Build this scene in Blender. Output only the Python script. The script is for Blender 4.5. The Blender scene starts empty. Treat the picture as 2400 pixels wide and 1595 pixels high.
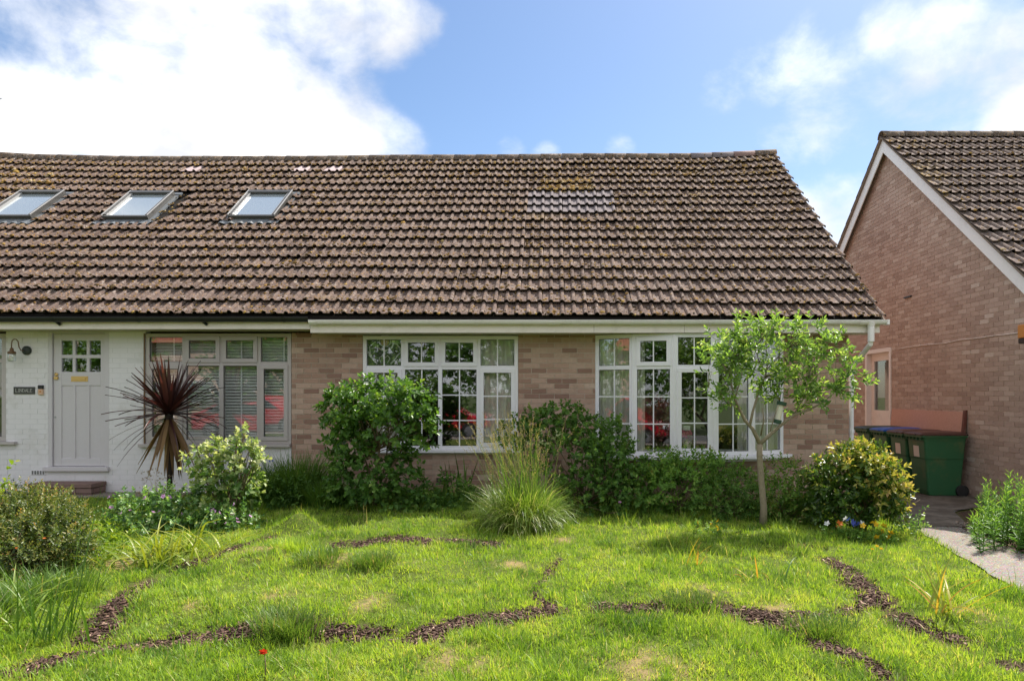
import bpy, math, random
import numpy as np
from mathutils import Vector, Matrix

rng = np.random.default_rng(11)
random.seed(11)
SC = bpy.context.scene
COL = SC.collection
R = math.radians

# ------------------------------------------------------------------ camera
# eye 1.6 m above the lawn at the origin, looking along +Y; px() turns a measured point of the
# photograph (2400 wide) plus a distance Y into metres
F, CX, YH, ZC = 1550.0, 1300.0, 925.0, 1.6
def px(u, v, Y):
    return Vector(((u - CX) * Y / F, Y, ZC + (YH - v) * Y / F))
def pxx(u, Y): return (u - CX) * Y / F
def pxz(v, Y): return ZC + (YH - v) * Y / F

cam = bpy.data.cameras.new('camera')
cam.sensor_width = 36.0
cam.lens = 36.0 * F / 2400.0
cam.shift_x = (1200.0 - CX) / 2400.0
cam.shift_y = (YH - 797.5) / 2400.0
cam.clip_start = 0.05
cam.clip_end = 2000
cam_o = bpy.data.objects.new('camera', cam)
COL.objects.link(cam_o)
cam_o.location = (0, 0, ZC)
cam_o.rotation_euler = (R(90), 0, 0)
SC.camera = cam_o

# ------------------------------------------------------------------ sun, sky, exposure
SUN_EL, SUN_AZ = 54.5, 38.0            # azimuth from +Y towards +X: behind the houses, to the right
SUN_STRENGTH, SKY_STRENGTH, EXPOSURE = 3.75, 0.15, 1.2
sd = Vector((math.sin(R(SUN_AZ)) * math.cos(R(SUN_EL)), math.cos(R(SUN_AZ)) * math.cos(R(SUN_EL)), math.sin(R(SUN_EL))))
sun = bpy.data.lights.new('sun', 'SUN')
sun.energy = SUN_STRENGTH
sun.angle = R(0.53)
sun.color = (1.0, 0.945, 0.86)
sun_o = bpy.data.objects.new('sun', sun)
COL.objects.link(sun_o)
sun_o.location = (30, 40, 50)
sun_o.rotation_euler = sd.to_track_quat('Z', 'Y').to_euler()

SC.view_settings.view_transform = 'Standard'
SC.view_settings.look = 'None'
SC.view_settings.gamma = 1.0
SC.view_settings.use_curve_mapping = False
SC.view_settings.exposure = EXPOSURE
SC.cycles.use_denoising = True
SC.cycles.max_bounces = 8
SC.cycles.transparent_max_bounces = 16
SC.cycles.caustics_reflective = False
SC.cycles.caustics_refractive = False
SC.cycles.sample_clamp_indirect = 6.0

world = bpy.data.worlds.new('World')
SC.world = world
world.use_nodes = True
wt = world.node_tree
wt.nodes.clear()
def WN(t, **kw):
    n = wt.nodes.new(t)
    for k, v in kw.items(): setattr(n, k, v)
    return n
def wmath(op, a, b=None, clamp=False):
    n = WN('ShaderNodeMath', operation=op, use_clamp=clamp)
    for i, s in enumerate((a, b)):
        if s is None: continue
        if isinstance(s, (int, float)): n.inputs[i].default_value = s
        else: wt.links.new(s, n.inputs[i])
    return n.outputs[0]
sky = WN('ShaderNodeTexSky', sky_type='NISHITA')
sky.sun_disc = False
sky.sun_elevation = R(SUN_EL)
sky.sun_rotation = R(SUN_AZ)
sky.air_density = 1.0
sky.dust_density = 0.7
sky.ozone_density = 2.0
tc = WN('ShaderNodeTexCoord')
nz = WN('ShaderNodeVectorMath', operation='NORMALIZE')
wt.links.new(tc.outputs['Generated'], nz.inputs[0])
D = nz.outputs[0]
mp = WN('ShaderNodeMapping'); mp.inputs['Scale'].default_value = (1, 1, 1.5)
wt.links.new(D, mp.inputs[0])
def wnoise(scale, detail, rough, dist=0.0, off=(0, 0, 0)):
    n = WN('ShaderNodeTexNoise'); n.noise_dimensions = '3D'
    n.inputs['Scale'].default_value = scale; n.inputs['Detail'].default_value = detail
    n.inputs['Roughness'].default_value = rough; n.inputs['Distortion'].default_value = dist
    ad = WN('ShaderNodeVectorMath', operation='ADD'); ad.inputs[1].default_value = off
    wt.links.new(mp.outputs[0], ad.inputs[0]); wt.links.new(ad.outputs[0], n.inputs['Vector'])
    return n.outputs['Fac']
# cumulus banks stand at these directions of the sky: (u, v, radius, weight)
BANKS = [(60, 320, 270, 1.0), (330, 300, 300, 1.05), (560, 260, 270, 1.05), (730, 330, 230, 1.0), (600, 130, 150, .7),
         (120, 10, 190, .8), (330, 0, 190, .85), (560, -10, 190, .85), (760, 20, 170, .85), (900, 45, 130, .72), (1000, 55, 70, .5), (790, 140, 90, .6), (560, 110, 160, .8), (10, 110, 90, .5),
         (2200, 110, 150, .85), (2110, 90, 120, .7), (2330, 130, 130, .75), (2080, 190, 150, .6), (1880, 150, 130, .5), (1960, 250, 200, .55), (1760, 120, 110, .42), (1700, 200, 90, .36),
         (1830, 190, 110, .45), (2200, 260, 150, .55), (2400, 280, 120, .95), (1960, 540, 190, .8), (1850, 320, 130, .42),
         (1280, 362, 60, .55), (1200, 350, 60, .5), (1450, 355, 60, .45), (930, 340, 90, .5), (1420, 120, 60, .12)]
tot = None
wob = wnoise(5.0, 4, .6, 0, (3.1, 1.7, 9.2))
for (u, v, r, w) in BANKS:
    d = Vector(((u - CX) / F, 1, (YH - v) / F)).normalized()
    ds = WN('ShaderNodeVectorMath', operation='DISTANCE'); ds.inputs[1].default_value = d
    wt.links.new(D, ds.inputs[0])
    mr = WN('ShaderNodeMapRange', interpolation_type='SMOOTHSTEP')
    rr = r / F * 0.72
    mr.inputs['From Min'].default_value = rr * 1.55; mr.inputs['From Max'].default_value = rr * 0.3
    mr.inputs['To Min'].default_value = 0.0; mr.inputs['To Max'].default_value = w
    wt.links.new(ds.outputs['Value'], mr.inputs['Value'])
    tot = mr.outputs[0] if tot is None else wmath('MAXIMUM', tot, mr.outputs[0])
n1 = wnoise(6.0, 10, .60, .15)
n2 = wnoise(2.2, 3, .5, .2, (5.0, 2.0, 1.0))
# unseen sky: cloud added beyond the cover in view, for fill light
away = WN('ShaderNodeMapRange', interpolation_type='SMOOTHSTEP')
fwd = WN('ShaderNodeVectorMath', operation='DOT_PRODUCT'); fwd.inputs[1].default_value = Vector((-.05, 1, .33)).normalized()
wt.links.new(D, fwd.inputs[0])
away.inputs['From Min'].default_value = .72; away.inputs['From Max'].default_value = .55
wt.links.new(fwd.outputs['Value'], away.inputs['Value'])
rest = WN('ShaderNodeMapRange', interpolation_type='SMOOTHSTEP')
rest.inputs['From Min'].default_value = .32; rest.inputs['From Max'].default_value = .50
wt.links.new(n2, rest.inputs['Value'])
rest_c = wmath('MULTIPLY', rest.outputs[0], away.outputs[0])
tot = wmath('MAXIMUM', tot, wmath('MULTIPLY', rest_c, .9))
dens = wmath('ADD', tot, wmath('MULTIPLY', wmath('SUBTRACT', n1, .5), 1.9))
cl = WN('ShaderNodeMapRange', interpolation_type='SMOOTHSTEP')
cl.inputs['From Min'].default_value = .20; cl.inputs['From Max'].default_value = 1.05
wt.links.new(dens, cl.inputs['Value'])
gate = WN('ShaderNodeMapRange', interpolation_type='SMOOTHSTEP')
gate.inputs['From Min'].default_value = .02; gate.inputs['From Max'].default_value = .3
wt.links.new(tot, gate.inputs['Value'])
cfac = wmath('MULTIPLY', cl.outputs[0], gate.outputs[0], True)
shade = WN('ShaderNodeValToRGB')
shade.color_ramp.elements[0].position = .36; shade.color_ramp.elements[0].color = (2.75, 2.8, 2.92, 1)
shade.color_ramp.elements[1].position = .62; shade.color_ramp.elements[1].color = (4.4, 4.4, 4.42, 1)
wt.links.new(wnoise(5.0, 6, .55, 0, (1.3, 7.7, 2.2)), shade.inputs[0])
hs = WN('ShaderNodeHueSaturation'); hs.inputs['Hue'].default_value = .5; hs.inputs['Saturation'].default_value = 1.10; hs.inputs['Value'].default_value = .49
wt.links.new(sky.outputs[0], hs.inputs['Color'])
mixc = WN('ShaderNodeMix', data_type='RGBA')
wt.links.new(cfac, mixc.inputs['Factor'])
wt.links.new(hs.outputs[0], mixc.inputs['A']); wt.links.new(shade.outputs[0], mixc.inputs['B'])
bg = WN('ShaderNodeBackground'); bg.inputs['Strength'].default_value = SKY_STRENGTH
wt.links.new(mixc.outputs['Result'], bg.inputs['Color'])
wo = WN('ShaderNodeOutputWorld')
wt.links.new(bg.outputs[0], wo.inputs['Surface'])

# ------------------------------------------------------------------ materials
def new_mat(name):
    m = bpy.data.materials.new(name); m.use_nodes = True
    m.node_tree.nodes.clear()
    return m
class NT:
    def __init__(s, name):
        s.m = new_mat(name); s.t = s.m.node_tree
    def n(s, typ, ins=None, **kw):
        x = s.t.nodes.new(typ)
        for k, v in kw.items(): setattr(x, k, v)
        for k, v in (ins or {}).items():
            if isinstance(v, bpy.types.NodeSocket): s.t.links.new(v, x.inputs[k])
            else: x.inputs[k].default_value = v
        return x
    def pos(s):
        return s.n('ShaderNodeNewGeometry').outputs['Position']
    def attr(s, name='tint'):
        return s.n('ShaderNodeAttribute', attribute_name=name).outputs['Fac']
    def noise(s, scale, detail=3, rough=.55, vec=None, dist=0.0):
        return s.n('ShaderNodeTexNoise', {'Vector': vec or s.pos(), 'Scale': scale, 'Detail': detail, 'Roughness': rough, 'Distortion': dist}).outputs['Fac']
    def ramp(s, fac, stops, interp='LINEAR'):
        x = s.n('ShaderNodeValToRGB', {0: fac}); cr = x.color_ramp; cr.interpolation = interp
        while len(cr.elements) < len(stops): cr.elements.new(.5)
        for e, (p, c) in zip(cr.elements, stops):
            e.position = p; e.color = (c[0], c[1], c[2], 1) if len(c) == 3 else c
        return x.outputs[0]
    def mix(s, fac, a, b, blend='MIX'):
        x = s.n('ShaderNodeMix', data_type='RGBA', blend_type=blend)
        for k, v in (('Factor', fac), ('A', a), ('B', b)):
            sock = x.inputs[k] if k == 'Factor' else [i for i in x.inputs if i.name == k and i.type == 'RGBA'][0]
            if isinstance(v, bpy.types.NodeSocket): s.t.links.new(v, sock)
            else: sock.default_value = v if k == 'Factor' else (*v, 1)
        return x.outputs['Result'] if x.outputs['Result'].type == 'RGBA' else [o for o in x.outputs if o.type == 'RGBA'][0]
    def smooth(s, v, a, b):
        return s.n('ShaderNodeMapRange', {'Value': v, 'From Min': a, 'From Max': b}, interpolation_type='SMOOTHSTEP').outputs[0]
    def math(s, op, a, b=0.0):
        return s.n('ShaderNodeMath', {0: a, 1: b}, operation=op).outputs[0]
    def out(s, shader):
        s.n('ShaderNodeOutputMaterial', {'Surface': shader}); return s.m
    def bump(s, h, strength=.3, dist=.01):
        return s.n('ShaderNodeBump', {'Height': h, 'Strength': strength, 'Distance': dist}).outputs[0]
    def pbr(s, color, rough=.6, spec=.3, metal=0.0, normal=None):
        ins = {'Roughness': rough, 'Specular IOR Level': spec, 'Metallic': metal}
        ins['Base Color'] = color if isinstance(color, bpy.types.NodeSocket) else (*color, 1)
        if normal is not None: ins['Normal'] = normal
        return s.n('ShaderNodeBsdfPrincipled', ins).outputs[0]

def paint(name, col, rough=.45, dirt=.0, dirtcol=(.25, .22, .16), spec=.4):
    t = NT(name)
    c = t.mix(t.noise(40, 2), tuple(x * .93 for x in col), col)
    if dirt:
        c = t.mix(t.math('MULTIPLY', t.smooth(t.noise(3.1, 6, .7), .48, .72), dirt), c, dirtcol)
    return t.out(t.pbr(c, rough, spec))

def leaf_mat(name, stops, trans=.38, rough=.38, spec=.45, tboost=(1.25, 1.2, .55)):
    t = NT(name)
    c = t.ramp(t.attr(), stops)
    ct = t.mix(1.0, c, tboost, 'MULTIPLY')
    p = t.pbr(c, rough, spec)
    tr = t.n('ShaderNodeBsdfTranslucent', {'Color': ct}).outputs[0]
    return t.out(t.n('ShaderNodeMixShader', {0: trans, 1: p, 2: tr}).outputs[0])

M = {}
# roof tiles: weathered brown concrete, grit, pale and orange lichen, dark moss
def tile_mat(name, stops, lich=1.0, clean=False):
    t = NT(name)
    p = t.pos()
    c = t.ramp(t.attr(), stops)
    c = t.mix(t.math('MULTIPLY', t.noise(9, 5, .65, p), .55), c, (.115, .085, .072))
    if not clean:
        c = t.mix(t.math('MULTIPLY', t.smooth(t.noise(17, 5, .72, p), .53, .66), .75 * lich), c, (.40, .345, .30))
        c = t.mix(t.math('MULTIPLY', t.smooth(t.noise(26, 4, .7, p), .57, .64), .85 * lich), c, (.33, .19, .075))
        c = t.mix(t.math('MULTIPLY', t.smooth(t.noise(24, 5, .78, p, .7), .55, .62), .92 * lich), c, (.035, .028, .022))
        # yellow lichen gathers in a few large drifts
        big = t.smooth(t.noise(.55, 3, .5, p), .62, .74)
        c = t.mix(t.math('MULTIPLY', t.math('MULTIPLY', t.smooth(t.noise(14, 5, .7, p), .47, .6), big), .8), c, (.37, .25, .07))
    b = t.bump(t.noise(120, 3, .7, p), .5, .006)
    return t.out(t.pbr(c, .9, .15, 0, b))
M['tile'] = tile_mat('weathered concrete tile', [(0, (.10, .067, .057)), (.5, (.145, .101, .086)), (1, (.195, .141, .122))])
M['tile_new'] = tile_mat('newer grey tile', [(0, (.20, .175, .185)), (1, (.25, .218, .228))], clean=True)
M['tile_pink'] = tile_mat('pale replacement tile', [(0, (.55, .43, .45)), (1, (.62, .5, .5))], clean=True)
M['tile_dark'] = tile_mat('neighbour roof tile', [(0, (.12, .09, .08)), (1, (.20, .155, .14))], .8)
M['ridge'] = tile_mat('lichened ridge tile', [(0, (.13, .10, .08)), (1, (.2, .16, .125))], 1.2)
t = NT('moss'); M['moss'] = t.out(t.pbr(t.ramp(t.attr(), [(0, (.035, .028, .014)), (.4, (.13, .08, .028)), (.75, (.30, .175, .05)), (.93, (.40, .27, .07)), (1, (.42, .36, .28))]), .95, .1))
t = NT('roof felt'); M['felt'] = t.out(t.pbr((.03, .027, .025), .95, .1))

def brick_mat(name, stops, mort=False):
    t = NT(name); p = t.pos()
    c = t.ramp(t.attr(), stops)
    c = t.mix(t.math('MULTIPLY', t.noise(26, 5, .7, p), .5), c, tuple(x * .62 for x in stops[0][1]))
    c = t.mix(t.math('MULTIPLY', t.smooth(t.noise(2.3, 5, .65, p), .55, .72), .25), c, (.16, .12, .09))
    b = t.bump(t.noise(150, 3, .7, p), .5, .004)
    return t.out(t.pbr(c, .88, .2, 0, b))
BR = [(0, (.30, .175, .135)), (.3, (.43, .27, .205)), (.55, (.53, .35, .27)), (.8, (.61, .43, .34)), (1, (.68, .53, .43))]
M['brick'] = brick_mat('pink brown brick', BR)
M['brick_gable'] = brick_mat('neighbour brick', [(0, (.41, .285, .23)), (.4, (.54, .395, .325)), (.8, (.62, .475, .395)), (1, (.68, .56, .48))])
M['brick_step'] = brick_mat('step brick', [(0, (.2, .125, .11)), (1, (.3, .2, .175))])
M['brick_white'] = paint('white masonry paint', (.78, .755, .78), .7, .34, (.5, .48, .43), .2)
t = NT('mortar'); M['mortar'] = t.out(t.pbr(t.mix(t.noise(30, 4), (.42, .35, .28), (.54, .46, .38)), .95, .1))
t = NT('mortar pale'); M['mortar_pale'] = t.out(t.pbr(t.mix(t.noise(30, 4), (.48, .37, .29), (.56, .44, .36)), .95, .1))
M['white_joint'] = paint('white painted joint', (.70, .685, .70), .8, .2, (.45, .42, .36), .15)

M['upvc'] = paint('white window plastic', (.85, .825, .865), .3, .06, (.5, .48, .42))
M['cream_frame'] = paint('pale grey painted frame', (.48, .435, .425), .45, .08)
M['fascia'] = paint('fascia board', (.88, .79, .745), .45, .30, (.45, .42, .32))
M['soffit'] = paint('soffit', (.58, .53, .40), .7, .5, (.2, .18, .1))
M['gutter_white'] = paint('white gutter', (.89, .835, .83), .35, .3, (.4, .37, .29))
M['gutter_black'] = paint('black gutter', (.016, .017, .018), .35, .0)
M['verge'] = paint('white bargeboard', (.90, .90, .91), .45, .25, (.52, .51, .48))
M['undercloak'] = paint('verge mortar', (.24, .19, .15), .9, .3)
M['door_grey'] = paint('grey door paint', (.62, .585, .615), .45, .05)
M['brass'] = NT('brass'); t = M['brass']; M['brass'] = t.out(t.pbr((.62, .42, .16), .35, .5, .85))
M['pink_frame'] = paint('cream pink frame', (.86, .76, .70), .5, .2)
M['black'] = paint('black plastic', (.015, .015, .016), .4)
M['orange'] = paint('orange plastic', (.55, .22, .05), .45)
M['lead'] = paint('lead flashing', (.13, .145, .16), .5, .3)
M['velux'] = paint('roof window metal', (.075, .073, .07), .4, .1)
M['velux_light'] = paint('roof window edge', (.42, .41, .40), .35, .1)
M['slate'] = paint('slate plate', (.055, .055, .05), .5)
M['letter'] = paint('pale lettering', (.52, .52, .48), .6)
M['rust'] = paint('bronzed metal', (.16, .09, .045), .5, .2)
M['dark_disc'] = paint('dark green metal', (.03, .04, .035), .5, .2)
M['tan_plastic'] = paint('tan plastic', (.66, .42, .28), .4)
M['curtain'] = NT('net curtain'); t = M['curtain']
M['curtain'] = t.out(t.n('ShaderNodeMixShader', {0: .25, 1: t.pbr(t.mix(t.noise(30), (.66, .62, .56), (.76, .72, .66)), .9, .1), 2: t.n('ShaderNodeBsdfTransparent').outputs[0]}).outputs[0])
M['drape'] = paint('pale drape', (.70, .66, .58), .9, .1)
M['blind'] = paint('blind slat', (.72, .71, .68), .5)
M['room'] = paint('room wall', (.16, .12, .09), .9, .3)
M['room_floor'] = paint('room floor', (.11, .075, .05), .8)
t = NT('window glass')
fac_ = t.n('ShaderNodeLayerWeight', {'Blend': .5}).outputs['Facing']
fac = t.math('ADD', t.math('MULTIPLY', t.math('POWER', fac_, 5.0), .85), .105)
M['glass'] = t.out(t.n('ShaderNodeMixShader', {0: fac, 1: t.n('ShaderNodeBsdfTransparent', {'Color': (.95, .965, .96, 1)}).outputs[0], 2: t.n('ShaderNodeBsdfGlossy', {'Color': (.95, .97, 1, 1), 'Roughness': .012}).outputs[0]}).outputs[0])
t = NT('roof window glass')
M['roof_glass'] = t.out(t.n('ShaderNodeMixShader', {0: .34, 1: t.pbr((.36, .41, .43), .2, .5), 2: t.n('ShaderNodeBsdfGlossy', {'Color': (.92, .97, 1, 1), 'Roughness': .03}).outputs[0]}).outputs[0])
t = NT('jar glass')
M['jar'] = t.out(t.n('ShaderNodeMixShader', {0: .25, 1: t.n('ShaderNodeBsdfTransparent', {'Color': (.85, .87, .84, 1)}).outputs[0], 2: t.n('ShaderNodeBsdfGlossy', {'Roughness': .05}).outputs[0]}).outputs[0])

t = NT('lawn earth'); p = t.pos()
gcol = t.mix(t.noise(6, 5, .6, p), (.06, .085, .016), (.12, .15, .03))
gcol = t.mix(t.math('MULTIPLY', t.attr('straw'), t.smooth(t.noise(14, 4, .7, p), .3, .55)), gcol, (.30, .21, .11))
soil = t.mix(t.noise(28, 5, .7, p), (.035, .022, .016), (.11, .07, .05))
M['lawn'] = t.out(t.pbr(t.mix(t.attr('bare'), gcol, soil), .95, .1, 0, t.bump(t.noise(40, 5, .7, p), .8, .02)))
t = NT('far ground'); M['far_ground'] = t.out(t.pbr(t.mix(t.noise(.8, 4), (.06, .09, .03), (.1, .12, .05)), .95, .1))
t = NT('asphalt'); M['asphalt'] = t.out(t.pbr(t.mix(t.noise(60, 3), (.09, .09, .09), (.13, .128, .125)), .9, .2))
t = NT('concrete path'); p = t.pos()
cc = t.mix(t.noise(2.2, 5, .6, p), (.16, .137, .117), (.265, .232, .2))
vor = t.n('ShaderNodeTexVoronoi', {'Vector': p, 'Scale': 70.0}).outputs['Color']
cc = t.mix(.34, cc, vor, 'OVERLAY')
cc = t.mix(t.smooth(t.noise(90, 2, .6, p), .62, .7), cc, (.62, .58, .53))
cc = t.mix(t.math('MULTIPLY', t.smooth(t.noise(1.4, 5, .7, p), .55, .7), .6), cc, (.13, .105, .085))
M['path'] = t.out(t.pbr(cc, .92, .2, 0, t.bump(t.noise(110, 3, .7, p), .7, .006)))
t = NT('dirty shaded concrete'); p = t.pos()  # shade of the passage put into both tones, noise mottles them as dirt
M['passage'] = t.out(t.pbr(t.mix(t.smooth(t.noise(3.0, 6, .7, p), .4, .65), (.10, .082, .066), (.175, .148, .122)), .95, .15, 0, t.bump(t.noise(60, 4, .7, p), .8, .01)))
t = NT('bark chip'); M['chip'] = t.out(t.pbr(t.ramp(t.attr(), [(0, (.04, .024, .018)), (.5, (.105, .062, .048)), (.85, (.20, .12, .09)), (1, (.50, .36, .26))]), .85, .2))
t = NT('bark'); p = t.pos()
M['bark'] = t.out(t.pbr(t.mix(t.noise(35, 5, .7, p), (.15, .115, .075), (.38, .325, .235)), .9, .15, 0, t.bump(t.noise(60, 4, .7, p), .7, .01)))
M['bark_grey'] = M['bark']
M['twig'] = paint('twig', (.17, .125, .075), .85)
M['trunk_dark'] = paint('dark trunk', (.035, .025, .02), .9)

M['grass'] = leaf_mat('lawn blade', [(0, (.075, .175, .025)), (.35, (.26, .415, .048)), (.7, (.41, .545, .08)), (.88, (.50, .55, .15)), (1, (.6, .48, .27))], .5, .45, .35, (1.3, 1.2, .5))
M['longgrass'] = leaf_mat('long grass', [(0, (.05, .12, .018)), (.5, (.11, .21, .035)), (.9, (.2, .27, .06)), (1, (.4, .33, .15))], .4, .45, .35)
M['tuftgrass'] = leaf_mat('tuft grass', [(0, (.10, .18, .025)), (.5, (.21, .34, .05)), (.85, (.34, .42, .11)), (1, (.55, .5, .28))], .45, .38, .5)
M['seed'] = leaf_mat('seed head', [(0, (.3, .24, .10)), (1, (.5, .42, .24))], .35, .7, .2)
M['lf_big'] = leaf_mat('broad leaf', [(0, (.045, .11, .022)), (.5, (.11, .23, .042)), (.85, (.21, .35, .06)), (1, (.36, .45, .10))], .42, .36, .42)
M['lf_dark'] = leaf_mat('dark leaf', [(0, (.045, .115, .026)), (.5, (.105, .215, .042)), (.9, (.19, .31, .06)), (1, (.26, .34, .08))], .38, .45, .28)
M['lf_mid'] = leaf_mat('mid green leaf', [(0, (.06, .145, .028)), (.5, (.155, .30, .055)), (.9, (.27, .41, .08)), (1, (.3, .25, .1))], .4, .48, .28)
M['lf_tree'] = leaf_mat('young tree leaf', [(0, (.08, .16, .045)), (.5, (.20, .35, .085)), (.85, (.35, .5, .13)), (1, (.52, .58, .28))], .5, .34, .4)
M['lf_yellow'] = leaf_mat('yellow tipped leaf', [(0, (.04, .095, .016)), (.42, (.10, .19, .03)), (.66, (.38, .37, .07)), (.88, (.6, .5, .17)), (1, (.55, .36, .17))], .42, .33, .55)
M['lf_pale'] = leaf_mat('pale leaf', [(0, (.055, .13, .03)), (.35, (.14, .26, .06)), (.7, (.40, .48, .21)), (1, (.64, .65, .44))], .45, .38, .45)
M['lf_small'] = leaf_mat('small bronze leaf', [(0, (.035, .07, .018)), (.4, (.11, .165, .04)), (.7, (.24, .26, .075)), (.9, (.38, .32, .12)), (1, (.46, .23, .1))], .4, .38, .42)
M['lf_geran'] = leaf_mat('geranium leaf', [(0, (.05, .13, .035)), (.5, (.15, .29, .08)), (.85, (.29, .42, .14)), (1, (.44, .5, .28))], .42, .36, .5)
M['lf_lime'] = leaf_mat('lime leaf', [(0, (.10, .19, .02)), (.6, (.22, .34, .03)), (1, (.42, .44, .05))], .45, .4, .4)
M['lf_gold'] = leaf_mat('willowy green leaf', [(0, (.06, .15, .035)), (.5, (.15, .31, .055)), (1, (.32, .46, .09))], .45, .4, .4)
M['cordy'] = leaf_mat('purple strap leaf', [(0, (.035, .015, .014)), (.6, (.085, .034, .030)), (.9, (.15, .06, .045)), (1, (.3, .13, .07))], .25, .32, .5, (1.25, .7, .6))
M['cordy_dead'] = leaf_mat('dead strap leaf', [(0, (.09, .045, .022)), (.5, (.21, .125, .055)), (1, (.36, .24, .105))], .25, .6, .25)
M['strap_yellow'] = leaf_mat('yellowing strap', [(0, (.16, .24, .03)), (.4, (.33, .36, .04)), (.75, (.55, .38, .06)), (1, (.5, .22, .05))], .4, .4, .4)
M['dry'] = leaf_mat('dry seedhead', [(0, (.26, .19, .12)), (1, (.48, .39, .27))], .2, .8, .1)
def petal(name, c): 
    M[name] = leaf_mat(name, [(0, tuple(x * .8 for x in c)), (1, c)], .35, .6, .2, (1.1, 1.1, 1.1))
petal('petal_mauve', (.72, .38, .72)); petal('petal_yellow', (.72, .45, .02)); petal('petal_orange', (.62, .16, .02))
petal('petal_blue', (.10, .14, .55)); petal('petal_white', (.8, .8, .82)); petal('petal_red', (.6, .05, .02)); petal('petal_pink', (.9, .22, .36))
M['bin_green'] = paint('green bin plastic', (.03, .12, .05), .45, .6, (.12, .13, .055), .4)
M['lid_brown'] = paint('brown lid', (.075, .032, .026), .32, .1)
M['lid_blue'] = paint('blue lid', (.02, .10, .42), .35, .1)
M['lid_green'] = paint('dark green lid', (.02, .05, .025), .4, .1)
M['label'] = paint('label', (.75, .66, .6), .6)
t = NT('chipboard'); p = t.pos()
M['chipboard'] = t.out(t.pbr(t.mix(t.noise(28, 4, .7, p), (.46, .24, .18), (.70, .42, .33)), .9, .1))
M['post_red'] = paint('red brown timber', (.15, .05, .035), .7, .3)
M['car_red'] = paint('red car paint', (.52, .012, .03), .15, 0, spec=.6)
M['car_glass'] = paint('car glass', (.05, .07, .08), .08, 0, spec=.7)
M['tyre'] = paint('tyre', (.02, .02, .02), .8)
M['alloy'] = paint('wheel', (.18, .18, .19), .3)
M['head'] = paint('headlamp', (.8, .82, .85), .1)
M['house_pink'] = paint('pink render', (.68, .46, .36), .8, .2)
M['roof_red'] = paint('red roof', (.35, .12, .07), .8, .2)
M['tube'] = paint('feeder tube', (.66, .62, .5), .4)
M['feeder_green'] = paint('feeder green', (.02, .06, .03), .5)
M['vase'] = paint('vase', (.78, .72, .5), .3)
M['candle'] = paint('white candle', (.9, .88, .84), .4)
M['steel'] = paint('aerial metal', (.35, .36, .38), .4)
M['sticker'] = paint('pale film', (.78, .77, .75), .6)
M['amber'] = paint('amber disc', (.6, .36, .16), .5)
# ------------------------------------------------------------------ objects and meshes
def tag(o, label=None, cat=None, group=None, kind=None):
    if label: o['label'] = label
    if cat: o['category'] = cat
    if group: o['group'] = group
    if kind: o['kind'] = kind
    return o
def link(name, me, parent=None):
    o = bpy.data.objects.new(name, me)
    COL.objects.link(o)
    if parent is not None:
        o.parent = parent
        if parent.parent is None and parent.type == 'EMPTY' and parent.location.length > 0:
            o.matrix_parent_inverse = Matrix.Translation(-parent.location)
    return o
def thing(name, label, cat, loc=(0, 0, 0), group=None):
    o = bpy.data.objects.new(name, None); COL.objects.link(o)
    o.empty_display_size = .2
    o.location = loc
    return tag(o, label, cat, group)

def np_mesh(name, verts, faces, mat, tint=None, smooth=False, extra=None):
    """verts (n,3), faces (m,k) uniform; tint per vertex"""
    me = bpy.data.meshes.new(name)
    verts = np.ascontiguousarray(verts, dtype=np.float32); faces = np.ascontiguousarray(faces, dtype=np.int32)
    m, k = faces.shape
    me.vertices.add(len(verts)); me.vertices.foreach_set('co', verts.ravel())
    me.loops.add(m * k); me.loops.foreach_set('vertex_index', faces.ravel())
    me.polygons.add(m); me.polygons.foreach_set('loop_start', np.arange(0, m * k, k, dtype=np.int32))
    for nm, arr in ([('tint', tint)] if tint is not None else []) + list((extra or {}).items()):
        a = me.attributes.new(nm, 'FLOAT', 'POINT')
        a.data.foreach_set('value', np.ascontiguousarray(arr, dtype=np.float32))
    me.update(calc_edges=True)
    if smooth: me.polygons.foreach_set('use_smooth', np.ones(m, dtype=bool))
    me.materials.append(mat)
    return me

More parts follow.
